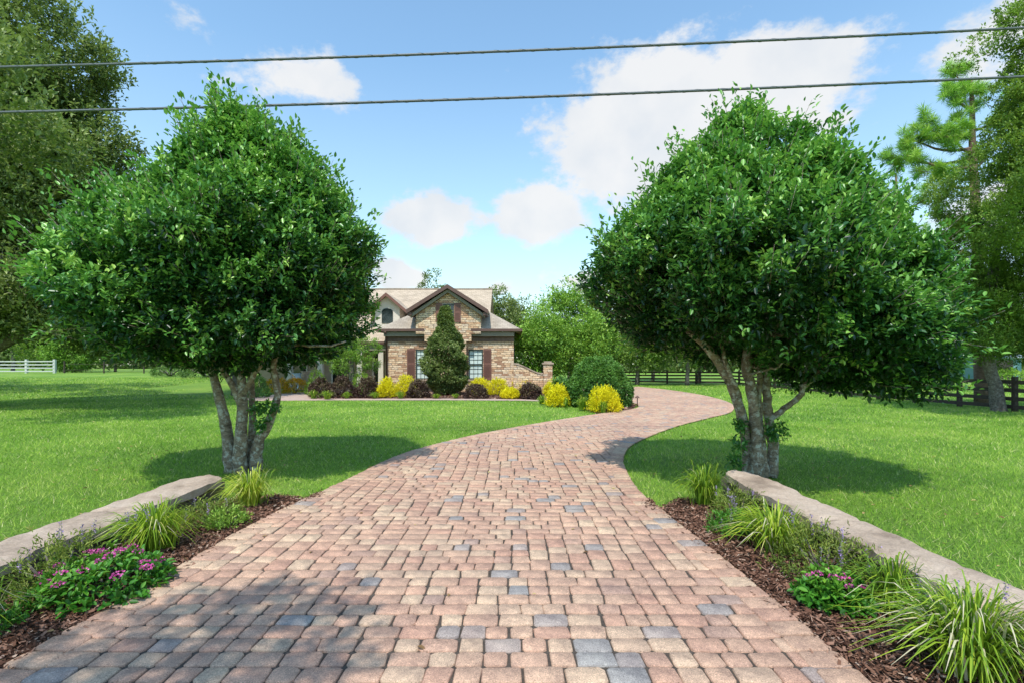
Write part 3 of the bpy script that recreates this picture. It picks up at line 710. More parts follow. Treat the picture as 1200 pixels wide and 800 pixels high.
pine('smaller lime green pine showing behind the right flanking tree crown', XP2, YP2, (0,0), Z_(205,YP2),
     [((px-1050)/F*YP2, Z_(py,YP2), w/F*YP2, h/F*YP2, k) for px,py,w,h,k in ((1030,215,10,14,8),(1050,240,22,16,14),(1080,235,16,16,12),(1070,270,28,18,16),(1100,280,25,18,12),(1040,280,25,18,10),(1020,250,14,12,8))], 82)

# trees beyond the house and fence
def simple_trunk(h, r): return [([(0,0,-.1),(.05,0,h*.4),(0,.05,h*.75),(0,0,h)],[r, r*.8, r*.7, r*.4])]
def far_tree(label, Y, px0, px1, ytop, mat, seed, ybot=None, leaf=.3, n=150, trunk=True, group='trees behind the house and along the far fence', name='broadleaf_tree', lobes=6, rc=.8, gap=None, nl=5, per=16):
    rg = np.random.default_rng(seed); cx = (px0+px1)/2; X = X_(cx, Y); w = (px1-px0)/2/F*Y; zt = Z_(ytop, Y) - float(gz(X,Y)); zb = (Z_(ybot, Y) - float(gz(X,Y))) if ybot else zt*.22
    H_ = zt - zb; ells = [(0,0,zb+H_*.45,w*.72,w*.65,H_*.42)]
    for i in range(lobes):
        a = i/lobes*6.28+rg.random(); ells.append((math.cos(a)*w*.58, math.sin(a)*w*.5, zb+H_*rg.uniform(.3,.72), w*.42, w*.4, H_*.27))
    ells.append((rg.normal(0,w*.12), 0, zb+H_*.80, w*.45, w*.4, H_*.22))
    return gen_tree(name, label, X, Y, ells, leaf, n, per, nl, mat, simple_trunk(max(zb+H_*.4, .8), max(.16, zt*.025)), seed, rc*min(1, w/3), group=group)
FT = [
 ('dark open crowned tree rising behind the right end of the house roof',48,560,622,342,'oak',101,None,.26),
 ('small tree top showing just above the house ridge',56,486,528,326,'oak',102,None,.28),
 ('pale yellow green tree with the tallest crown right of the house',44,628,706,334,'lime',103,None,.24),
 ('bushy bright green tree standing directly right of the house corner',37,598,672,366,'lime',104,447,.20),
 ('bright green bushy tree between the clipped hedge and the pale tree',39,652,722,372,'lime',105,448,.20),
 ('light green oak over the far fence left of the driveway bend',42,700,792,362,'oak_light',106,432,.20),
 ('shaded oak above the far driveway bend behind the flanking tree',46,770,868,340,'darkleaf',107,428,.24),
 ('olive tree glimpsed above the shoulder of the right flanking tree',34,925,1025,200,'oak_light',108,400,.22),
 ('mid green tree behind the crown of the right flanking tree',40,860,980,330,'oak',109,430,.24),
 ('dark tree above the fence at the far right beyond the pasture',60,980,1100,350,'darkleaf',110,436,.3),
 ('dark pasture tree at the right edge behind the leaning oak trunk',62,1100,1230,345,'darkleaf',111,424,.3),
 ('dark tree beyond the white gate at the far left',70,-40,70,350,'darkleaf',112,418,.32),
 ('yellowish tree beyond the white gate under the live oak',64,20,110,385,'oak_light',113,428,.3),
 ('dark tree behind the rail fence on the left pasture',60,90,180,375,'darkleaf',114,424,.3),
 ('light green tree at the left pasture fence near the big oak',54,60,112,392,'lime',115,432,.25),
 ('mid green tree behind the left flanking tree trunk',62,170,280,370,'oak',116,424,.3),
 ('dark green tree left of the front porch',40,268,345,360,'darkleaf',117,438,.22),
 ('dense dark tree behind the left wing of the house',58,330,450,346,'darkleaf',118,424,.3),
]
far_tree('mostly hidden oak added behind the left flanking tree to shade the left lawn', 27, 200, 356, 190, 'oak', 140, 395, .2, n=420, lobes=8, rc=1.0)  # mostly hidden oak, put in for the shade it casts on the lawn
gen_tree('live_oak','unseen broad oak added beyond the left edge to shade the back of the left lawn',-36,27,[(0,0,6,6,5,3),(5,1,5.5,5,4,2.2),(-3,3,7,5,5,3),(9,3,5,4,3,1.6)],.2,420,20,5,'oak',simple_trunk(5,.5),141,.8)  # unseen oak out of frame, added to throw shade on the far lawn
for r in FT:
    lab, Y, a, b, yt, mt, sd, yb, lf = r; far_tree(lab, Y, a, b, yt, mt, sd, yb, lf, n=(170 if Y < 50 else 130))
far_tree('pale trunked oak standing in front of the far fence near the driveway bend',41,760,850,345,'oak_light',120,425,.2)
far_tree('oak with a stout grey trunk behind the far fence',54,730,800,352,'oak',121,424,.25)
# small ornamental tree in front of the porch
far_tree('small airy light green tree in front of the house porch',28,378,446,392,'lime',122,440,.085,n=150,name='ornamental_tree',group=None,lobes=5,rc=.35,nl=5)
# distant wood that closes the horizon
def wood():
    rg = np.random.default_rng(5); n = 52000
    x = rg.uniform(-190, 190, n); y = rg.uniform(112, 135, n); top = 7.5 + 2.2*np.sin(x*.11)+1.6*np.sin(x*.27+1)+1.0*np.sin(x*.7); z = top*rg.random(n)**.7
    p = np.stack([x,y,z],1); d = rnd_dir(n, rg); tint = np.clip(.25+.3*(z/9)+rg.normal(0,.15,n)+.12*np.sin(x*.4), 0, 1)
    tag(link('distant_wood', leaf_mesh('distant_wood', p, d, rnd_dir(n, rg), rg.uniform(.7,1.7,n), .6, tint, lod=0), M['oak']), 'low dark green belt of distant woods closing the pasture horizon', 'woods', kind='stuff')
wood()
# street tree behind the viewpoint whose shade falls on the near paving
gen_tree('street_tree', 'small street tree behind the viewpoint shading the near paving', -3.6, -1.6,
    [(1.15,.45,6.6,.55,.6,.45),(.6,.2,6.9,.5,.5,.4),(1.15,.95,6.5,.3,.28,.25)], .09, 46, 13, 6, 'oak', [([(0,0,-.1),(.1,0,2.5),(.3,.2,5),(.8,.5,6.4)],[.14,.11,.08,.05])], 131, .28)

# ------------------------------------------------------------------ shrubs
def mound(name, label, cat, X, Y, w, h, mat, n, leaf, seed, group=None, tw=.10, nl=6, box=2.0, wr=.45, spread=.9, d=None, up=.25, lod=0, rough_=.10, tadd=0, core=False):
    """a rounded shrub standing on the ground: foliage shell plus inner leaves"""
    rg = np.random.default_rng(seed); k = n
    v = rnd_dir(k, rg); v[:,2] = np.abs(v[:,2])*1.0; v = v/ (np.sum(np.abs(v)**box, 1, keepdims=True)**(1/box))
    f = 1 - np.abs(rg.normal(0, rough_, (k,1))); f[:k//12] += rough_*rg.random((k//12,1))*1.3; lump = 1+.07*np.sin(5*v[:,0:1]*2+seed)*np.sin(4*v[:,1:2]*2+2)+.05*np.sin(9*v[:,2:3]+seed)
    P = v*np.array([w/2, (d or w)/2, h])*f*lump*.94; P[:,2] = np.maximum(P[:,2]-.0, .04)
    out = norm(v + np.array([0,0,up]) + rnd_dir(k, rg)*.35)
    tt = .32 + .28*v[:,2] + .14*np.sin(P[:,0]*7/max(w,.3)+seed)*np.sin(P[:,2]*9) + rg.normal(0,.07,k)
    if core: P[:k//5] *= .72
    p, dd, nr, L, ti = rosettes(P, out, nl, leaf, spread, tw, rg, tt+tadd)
    root = empty(name, (X, Y, float(gz(X,Y))), label, cat, group)
    link('foliage', leaf_mesh('foliage', p, dd, nr, L, wr, ti, lod=lod), M[mat], root)
    mb = MB()
    for i in range(7):
        a = i/7*6.28; mb.tube([(0.02*math.cos(a),.02*math.sin(a),-.02),(w*.12*math.cos(a),w*.12*math.sin(a),h*.3),(w*.3*math.cos(a),w*.3*math.sin(a),h*.7)],[max(.012,w*.02),max(.01,w*.015),.006],5)
    mb.build('stem', M['bark_oak'], root); return root
def pxmound(name, label, cat, x0, x1, yt, yb, mat, seed, n=420, leaf=.07, group=None, **kw):
    Xc, Y = gxy((x0+x1)/2, yb); Y += .3; Xc = X_((x0+x1)/2, Y); w = (x1-x0)/F*Y; h = max(Z_(yt, Y), .15)
    return mound(name, label, cat, Xc, Y+w*.2, w, h, mat, n, leaf, seed, group, **kw)
YG = 'golden yellow shrubs in the house bed'; PG = 'burgundy shrubs in the house bed'; LG = 'strap leaved plants edging the house bed'
ys = [('golden shrub nearest the porch, left end of the yellow row',441,463,444,466),
 ('tall golden shrub left of the big evergreen in front of the house',461,488,440,465),
 ('golden shrub just right of the evergreen beneath the right shutters',548,574,443,463),
 ('golden shrub in front of the right end of the stone facade',570,596,443,463),
 ('wide golden shrub in front of the curved stone garden wall',598,632,443,459),
 ('low small golden shrub tucked ahead of the burgundy shrub pair',588,608,456,467.5),
 ('golden shrub behind, at the foot of the stone pillar',637,662,446,464),
 ('golden shrub left of the large clipped hedge, near the bed tip',641,667,453,477),
 ('golden shrub in front of the large clipped hedge at the bed tip',691,728,455,484)]
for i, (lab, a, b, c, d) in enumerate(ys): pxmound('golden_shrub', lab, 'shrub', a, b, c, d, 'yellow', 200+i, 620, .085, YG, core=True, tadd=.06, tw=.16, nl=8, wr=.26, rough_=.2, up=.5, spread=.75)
ps = [('burgundy shrub farthest left beside the walk to the porch',361,387,443,465.5),
 ('round burgundy shrub in front of the small airy tree',384,414,442,466),
 ('burgundy shrub left of the row of golden shrubs',416,443,443,466),
 ('burgundy shrub at the left foot of the tall evergreen',477,502,446,466),
 ('burgundy shrub at the right foot of the tall evergreen',544,571,451,467),
 ('burgundy shrub in front of the curved garden wall',608,635,449,467.5)]
for i, (lab, a, b, c, d) in enumerate(ps): pxmound('burgundy_shrub', lab, 'shrub', a, b, c, d, 'purple', 230+i, 620, .085, PG, tw=.1, nl=8, wr=.5)
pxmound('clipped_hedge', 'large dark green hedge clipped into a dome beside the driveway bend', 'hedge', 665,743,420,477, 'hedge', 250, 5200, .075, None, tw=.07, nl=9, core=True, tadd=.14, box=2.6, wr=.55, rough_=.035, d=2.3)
pxmound('lime_shrub','lime green shrub behind the farthest left burgundy shrub','shrub',357,382,434,462,'lime',251,420,.08)
pxmound('lime_shrub','lime green shrub between two burgundy shrubs near the porch','shrub',410,436,437,463,'lime',252,420,.08)
pxmound('flowering_shrub','orange and yellow flowering shrub left of the porch walk','shrub',308,336,442,461,'orange',253,420,.08,'orange flowering shrubs by the walk')
pxmound('flowering_shrub','orange and yellow flowering shrub close beside the porch walk','shrub',330,358,442,461,'orange',254,420,.08,'orange flowering shrubs by the walk')
pxmound('leafy_shrub','low dark green shrub left of the left tree trunks by the bed','shrub',172,215,437,450,'darkleaf',255,420,.12)
pxmound('leafy_shrub','broad dark green shrub just behind the left flanking tree trunks','shrub',205,268,436,451,'darkleaf',256,520,.12)
pxmound('leafy_shrub','bright green shrub seen through the left tree trunks','shrub',284,312,440,466,'hedge',257,420,.09)
pxmound('leafy_shrub','bright green shrub growing at the pasture fence on the left','shrub',68,96,418,440,'lime',258,420,.14)
pxmound('leafy_shrub','yellow green shrubs at the foot of the far right fence','shrub',1172,1215,431,455,'lime',259,420,.14)
pxmound('leafy_shrub','dark shrub between the stone pillar and the clipped hedge','shrub',645,672,440,468,'hedge',260,420,.09)
# tall cone-shaped evergreen in front of the facade
YE = 27.5; XE = X_(522, YE)
def cone(px_l=496, px_r=549):
    rg = np.random.default_rng(9); root = empty('evergreen_tree', (XE, YE, 0), 'tall narrow cone shaped evergreen growing in front of the stone facade', 'tree')
    H_ = Z_(364, YE); zs = np.array([0,.08,.3,.5,.68,.78,.88,1])*H_; rs = np.array([.6,1.0,1.18,1.05,0.62,.36,.28,.10])*.90
    k = 4600; z = rg.random(k)**1.15*H_; th = rg.uniform(0,6.28,k); r = np.interp(z, zs, rs)*(1-np.abs(rg.normal(0,.11,k)))*(1+.13*np.sin(3*th+z*2.3)+.12*np.sin(z*5+2*th)+.08*np.sin(z*11-th))
    r[:900] *= .6; P = np.stack([r*np.cos(th), r*np.sin(th), z+.1], 1); out = norm(np.stack([np.cos(th), np.sin(th), np.full(k,.7)],1)+rnd_dir(k, rg)*.3)
    tt = .32+.16*np.sin(z*4+th*2)+rg.normal(0,.12,k)
    p,d,nr,L,ti = rosettes(P, out, 9, .12, .9, .14, rg, tt); link('crown', leaf_mesh('crown', p,d,nr,L,.5,ti,lod=0), M['oak'], root)
    mb = MB(); mb.tube([(0,0,-.05),(0,0,1.5),(0,0,H_*.9)],[.10,.08,.02],8,.05); mb.build('trunk', M['bark_oak'], root)
cone()

# ------------------------------------------------------------------ border plants: strap leaved clumps, flowers
def spike(root, rg, p0, p1):
    mb = MB(); mb.tube([p0, p1],[.002,.0014],4); st = mb.build('flower_stem', M['fine_stem'], root)
    k = 24; u = rg.random((k,1)); P = np.array(p1) + rg.normal(0,.0055,(k,3)); P[:,2] -= u[:,0]*.095
    link('flower_spike', leaf_mesh('flower_spike', P, rnd_dir(k, rg), rnd_dir(k, rg), np.full(k,.0125), .8, rg.random(k), lod=0), M['lavender'], st)
def straps(name, label, X, Y, h, w, n, seed, group=None, mat='green_low', wid=.012, pale=.05, spikes=0, lean=(0,0), z0=.02, tmean=.45, seg=6):
    rg = np.random.default_rng(seed); V = []; T_ = []; Q = []
    n = int(n*1.5); wid *= .8
    for i in range(n):
        a = rg.uniform(0, 6.283); r0 = abs(rg.normal(0, w*.10)); reach = w*.5*rg.uniform(.25, 1.15); hh = h*rg.uniform(.6, 1.15)*(1.1-.35*reach/(w*.5)); aa = a + rg.normal(0,.5)
        t0 = 1.0 if rg.random() < pale else float(np.clip(tmean + rg.normal(0,.17), 0, .92)); ww = wid*rg.uniform(.6,1.2)
        b = len(V)
        for s in range(seg+1):
            u = s/seg; rr = reach*(u**1.5); z = hh*(math.sin(min(u*1.25,1)*math.pi/2)) - hh*.55*max(0,u-.55)**1.3*2.0*rg.uniform(.85,1.1)*(reach/(w*.5))
            x = r0*math.cos(a)+rr*math.cos(aa)+lean[0]*u; y = r0*math.sin(a)+rr*math.sin(aa)+lean[1]*u; wd = ww*(1-u**2.5)*.5+.0006
            V += [(x-math.sin(aa)*wd, y+math.cos(aa)*wd, max(z,.01)),(x+math.sin(aa)*wd, y-math.cos(aa)*wd, max(z,.01)+wd*.4)]; T_ += [min(1, t0 + (.08*(u-.4) if t0 < .95 else 0))]*2
        for s in range(seg): Q.append((b+2*s, b+2*s+1, b+2*s+3, b+2*s+2))
    root = empty(name, (X, Y, z0), label, 'plant', group)
    link('leaf_clump', npmesh('leaf_clump', np.array(V), 4, np.array(Q), np.array(T_)), M[mat], root)
    for i in range(spikes):
        a = rg.uniform(0, 6.28); r = w*.28*rg.uniform(.2,1.2); bx, by_ = r*math.cos(a), r*math.sin(a); hs = h*rg.uniform(.75,1.15)
        spike(root, rg, (bx*.4,by_*.4,.02), (bx,by_,hs))
    return root
def pentas(label, X, Y, w, h, seed, heads, d=None):
    root = mound('pentas_plant', label, 'plant', X, Y, w, h, 'pentas', 330, .055, seed, 'pink flowering plants in the driveway beds', tw=.05, nl=5, wr=.5, spread=1.0, d=d, lod=1, rough_=.22)
    rg = np.random.default_rng(seed)
    for i in range(heads):
        a = rg.uniform(0, 6.28); r = math.sqrt(rg.random())*.85; x = r*w/2*math.cos(a); y = r*(d or w)/2*math.sin(a); z = h*math.sqrt(max(0, 1-r*r*.9))*1.03+.02
        k = 34; v = rnd_dir(k, rg); v[:,2] = np.abs(v[:,2])*.6; p = np.array([x,y,z]) + v*.027
        link('flower_head', leaf_mesh('flower_head', p, norm(v+rnd_dir(k,rg)*.6), v, rg.uniform(.010,.017,k), .9, rg.random(k), lod=0), M['pink'], root)
    return root
def wispy(label, X, Y, w, h, seed, spikes, mat='fine', n=260, d=None):
    root = mound('salvia_plant', label, 'plant', X, Y, w, h, mat, n, .038, seed, 'wispy lavender flowered plants in the driveway beds', tw=.09, nl=7, wr=.28, spread=.8, d=d, rough_=.25, up=.6)
    rg = np.random.default_rng(seed)
    for i in range(spikes):
        a = rg.uniform(0, 6.28); r = math.sqrt(rg.random())*.9; x = r*w/2*math.cos(a); y = r*(d or w)/2*math.sin(a); z = h*math.sqrt(max(.1, 1-r*r*.8)); zz = z + rg.uniform(.05,.16)
        ex, ey = rg.normal(0,.02,2); spike(root, rg, (x,y,z*.5), (x+ex,y+ey,zz))
    return root
GL = 'strap leaved clumps in the driveway beds'
# left bed
straps('liriope_clump','dark strap leaved clump cut by the left edge in front of the low wall', -3.05,2.85,.42,.75,150,301,GL,tmean=.35,pale=.12)
straps('liriope_clump','dry pale straggly clump in the lower left corner of the bed', -2.80,2.42,.16,.55,60,302,GL,pale=.6,tmean=.5,wid=.008)
wispy('wispy lavender plant against the wall at the left of the pink flowers', -3.05,3.50,.55,.36,303,7)
pentas('wide pink flowering plant in the left driveway bed', -2.80,3.55,.78,.24,304,22,d=.85)
straps('liriope_clump','large strap leaved clump with lavender spikes in the left driveway bed', -2.98,4.35,.40,.80,240,305,GL,spikes=4,tmean=.55)
wispy('small fine leaved green plant between the two strap clumps of the left bed', -2.92,5.05,.60,.20,306,4)
wispy('low lime green plant near the paving edge of the left bed', -2.72,4.95,.32,.14,307,0,'lime',140)
straps('liriope_clump','lime green strap leaved clump at the foot of the left flanking tree', -2.86,5.70,.42,.66,190,308,GL,tmean=.72,pale=.03)
wispy('little green weed on the mulch at the lower left', -2.98,2.98,.18,.09,309,0,'pentas',60)
# right bed
straps('liriope_clump','green strap leaved clump with tall blades at the far end of the right bed', 2.12,5.75,.44,.70,170,311,GL,tmean=.42,pale=.02)
wispy('olive fine leaved plant beside the end of the right wall', 2.25,5.15,.52,.30,312,5)
wispy('low bright green plant at the mulch edge of the right bed', 2.02,4.75,.40,.16,313,3,'pentas',170)
straps('liriope_clump','broad strap leaved clump in the middle of the right bed', 2.20,4.35,.36,.92,240,314,GL,spikes=3,tmean=.6)
wispy('wide olive wispy plant with lavender spikes along the right wall', 2.26,3.75,.62,.34,315,11,n=360,d=.9)
pentas('compact pink flowering plant in the right driveway bed', 2.09,3.38,.42,.17,316,9)
straps('liriope_clump','upright green strap leaved clump behind the pink flowers of the right bed', 2.38,3.25,.36,.55,120,317,GL,tmean=.42,pale=.03)
straps('liriope_clump','largest strap leaved clump with pale dry blades at the lower right corner', 2.30,2.60,.42,.92,400,318,GL,tmean=.5,pale=.16,spikes=3,wid=.013)
# edging plants of the house bed
for i, (a, b, c, d) in enumerate([(358,374,457,467),(372,392,457,468),(399,412,459,467),(431,446,459,467),(462,475,458,467),(505,517,461,467),(527,540,461,467),(628,642,463,474),(660,668,466,479),(674,694,464,481),(700,716,470,484.5)]):
    Y = EYE*F/(d-HZ); h = Z_(c, Y); 
    nm = ['leftmost, by the walk','second from the walk','under the round burgundy shrub','left of the golden row','below the tall golden shrub','left below the evergreen','right below the evergreen','by the low tip of the walk','left of the clipped hedge','in front of the hedge corner','under the bed tip golden shrub'][i]
    straps('liriope_clump','green strap leaved edging clump ' + nm, X_((a+b)/2, Y), Y+.15, h, (b-a)/F*Y, 90, 340+i, LG, wid=.03, tmean=.5, pale=0, seg=4)

# ------------------------------------------------------------------ low stone walls of the driveway
def stone_wall(label, xf, xb, y0, y1, h, seed, face_dir, joints):
    rg = np.random.default_rng(seed); root = empty('stone_wall', ((xf+xb)/2, (y0+y1)/2, 0), label, 'wall', 'low stone walls edging the driveway beds')
    cx, cy = (xf+xb)/2, (y0+y1)/2
    # body: courses of rough stones
    mb = MB(); body0, body1 = min(xf,xb)+.04, max(xf,xb)-.03
    z = -.02
    for c in range(2):
        zt = z + (h-.07+.02)/2; y = y0
        while y < y1-.05:
            l = rg.uniform(.3,.7); y2 = min(y+l, y1-.03); j = rg.uniform(-.015,.015)
            mb.box(body0-cx+j, body1-cx+j, y-cy+.006, y2-cy-.006, z, zt-.008); y = y2
        z = zt
    mb.build('wall_body', M['rough'], root, bevel=.012)
    for k in range(len(joints)-1):
        a, b = joints[k], joints[k+1]; n = 26; m = 9; V = []
        x0, x1 = min(xf,xb), max(xf,xb)
        for i in range(n+1):
            u = i/n; y = a + .009 + (b-a-.018)*u; tap = 1.0
            if b >= y1-.01: tap = math.sqrt(max(0.02, 1-max(0,(u-.80)/.2)**2*.75))
            for j in range(m+1):
                w = j/m; wobx = .012*math.sin(y*5.1+seed)+.009*math.sin(y*17+seed)+rg.normal(0,.003)
                xx = (x0+x1)/2 + (w-.5)*(x1-x0)*tap + wobx*(1 if w > .5 else -1)*abs(w-.5)*2
                zz = h - (.016*abs(2*w-1)**8 + .006*(2*w-1)**2) + .007*math.sin(y*7+j*.9+seed) + .005*math.sin(y*19+j*2) + rg.normal(0,.0018) - .02*max(0,(abs(u-.5)-.47)/.03)
                V.append((xx-cx, y-cy, zz))
        Q = []; 
        for i in range(n):
            for j in range(m): p = i*(m+1)+j; Q.append((p, p+1, p+m+2, p+m+1))
        nb = len(V); V += [(v[0]*1.0, v[1], v[2]-.075+ .01*math.sin(v[1]*11)) for v in V]
        for i in range(n):
            p = i*(m+1); q = p+m; Q.append((p, p+m+1, p+m+1+nb, p+nb)); Q.append((q, q+nb, q+m+1+nb, q+m+1))
        for j in range(m):
            Q.append((j, j+nb, j+1+nb, j+1)); p = n*(m+1)+j; Q.append((p, p+1, p+1+nb, p+nb))
        for i in range(n):
            for j in range(m): p = nb+i*(m+1)+j; Q.append((p, p+m+1, p+m+2, p+1))
        s = MB(); s.add(V, Q, False); s.build('capstone', M['cap'], root)
stone_wall('low weathered stone wall left of the driveway in front of the lawn', -3.38,-3.84,-.6,6.25,.25,4,1,[-.6,1.3,3.0,4.7,6.25])
stone_wall('low weathered stone wall right of the driveway behind the strap leaved plants', 2.50,2.90,-.6,6.35,.29,5,-1,[-.6,1.1,2.75,4.3,6.35])

# ------------------------------------------------------------------ overhead cables
def cable(label, y0, y1, sag):
    Y = 9.0; mb = MB(); pts = []
    xa, xb = -24, 24
    for i in range(41):
        u = i/40; x = xa+(xb-xa)*u; px = 600+x*F/Y; py = y0+(y1-y0)*px/1200; z = Z_(py, Y) - sag*(1-((px-600)/600)**2)
        pts.append((x, Y, z))
    mb.tube(pts, .022, 8)
    # the spiral lashing
    sp = []
    for i in range(2400):
        u = i/2399; x = xa+(xb-xa)*u; z = np.interp(x, [p[0] for p in pts], [p[2] for p in pts]); a = u*2*math.pi*110
        sp.append((x, Y+.0225*math.cos(a), z+.0225*math.sin(a)))
    mb.tube(sp, .003, 4)
    tag(mb.build('overhead_cable', M['wire']), label, 'cable', 'overhead cables crossing the sky')
cable('upper of the two dark overhead cables crossing the sky', 79, 33, .06)
cable('lower of the two dark overhead cables crossing the sky', 132, 90, .055)

# ------------------------------------------------------------------ fences
def fence(name, label, pts, h, rails, mat, spacing, post=.13, group=None, board=.13):
    root = empty(name, (pts[0][0], pts[0][1], 0), label, 'fence', group); ox, oy = pts[0]
    posts = []
    for (a, b) in zip(pts[:-1], pts[1:]):
        L = math.dist(a, b); k = max(1, round(L/spacing))
        for i in range(k): posts.append((a[0]+(b[0]-a[0])*i/k, a[1]+(b[1]-a[1])*i/k))
    posts.append(pts[-1])
    for (x, y) in posts:
        g = float(gz(x,y)); mb = MB(); mb.box(x-ox-post/2, x-ox+post/2, y-oy-post/2, y-oy+post/2, g-.05, g+h+.06); mb.build('post', M[mat], root, bevel=.008)
    for r in range(rails):
        mb = MB(); zr = h*(r+.55)/rails
        for (a, b) in zip(posts[:-1], posts[1:]):
            A = Vector((a[0]-ox, a[1]-oy, float(gz(*a))+zr)); B = Vector((b[0]-ox, b[1]-oy, float(gz(*b))+zr+random.uniform(-.01,.01)))
            t = (B-A).normalized(); s = Vector((-t.y, t.x, 0))*.022; o = Vector((-t.y,t.x,0))*(post/2+.012); u = Vector((0,0,board/2))
            if o.dot(Vector((-A.x-ox,-A.y-oy,0))) < 0: o = -o
            vs = [A+o-s-u, B+o-s-u, B+o+s-u, A+o+s-u, A+o-s+u, B+o-s+u, B+o+s+u, A+o+s+u]
            mb.add(vs, [(0,3,2,1),(4,5,6,7),(0,1,5,4),(1,2,6,5),(2,3,7,6),(3,0,4,7)])
        mb.build('rail', M[mat], root)
    return root
fence('board_fence','black four board fence running along the right side of the lawn',[(18.4,44),(17.6,33),(16.9,24),(17.0,17.6),(18.2,12)],1.12,4,'fence',2.25)
fence('board_fence','black board fence crossing behind the far driveway bend',[(6.5,47),(18.3,44.6)],1.1,4,'fence',2.3)
fence('rail_fence','thin dark wire and post fence at the back of the left lawn',[(-43,50),(-27,49),(-13,46)],1.1,2,'fence',4.5,post=.09,board=.03)
fence('panel_gate','white slatted paddock gate at the far left under the oak',[(-50.5,50.5),(-47,50.4),(-44.2,50.3)],1.25,4,'fence_w',2.6,post=.20,board=.10)
# far roof beyond the right fence
def barn():
    r = empty('barn', (57.5,64,0), 'pale teal barn seen beyond the fence at the far right', 'building'); 
    MB().box(-2.2,2.2,-3,3,0,2.6).build('wall', M['teal'], r)
    mb = MB(); mb.slab([(-2.6,-3.5,2.5),(2.6,-3.5,2.5),(2.6,0,3.6),(-2.6,0,3.6)],.08); mb.slab([(-2.6,3.5,2.5),(2.6,3.5,2.5),(2.6,0.003,3.6),(-2.6,0.003,3.6)],.08); mb.build('roof', M['metal_roof'], r)
    MB().box(-1.2,1.2,-3.05,-2.99,0,2.2).build('door', M['pane_dark'], r)
barn()

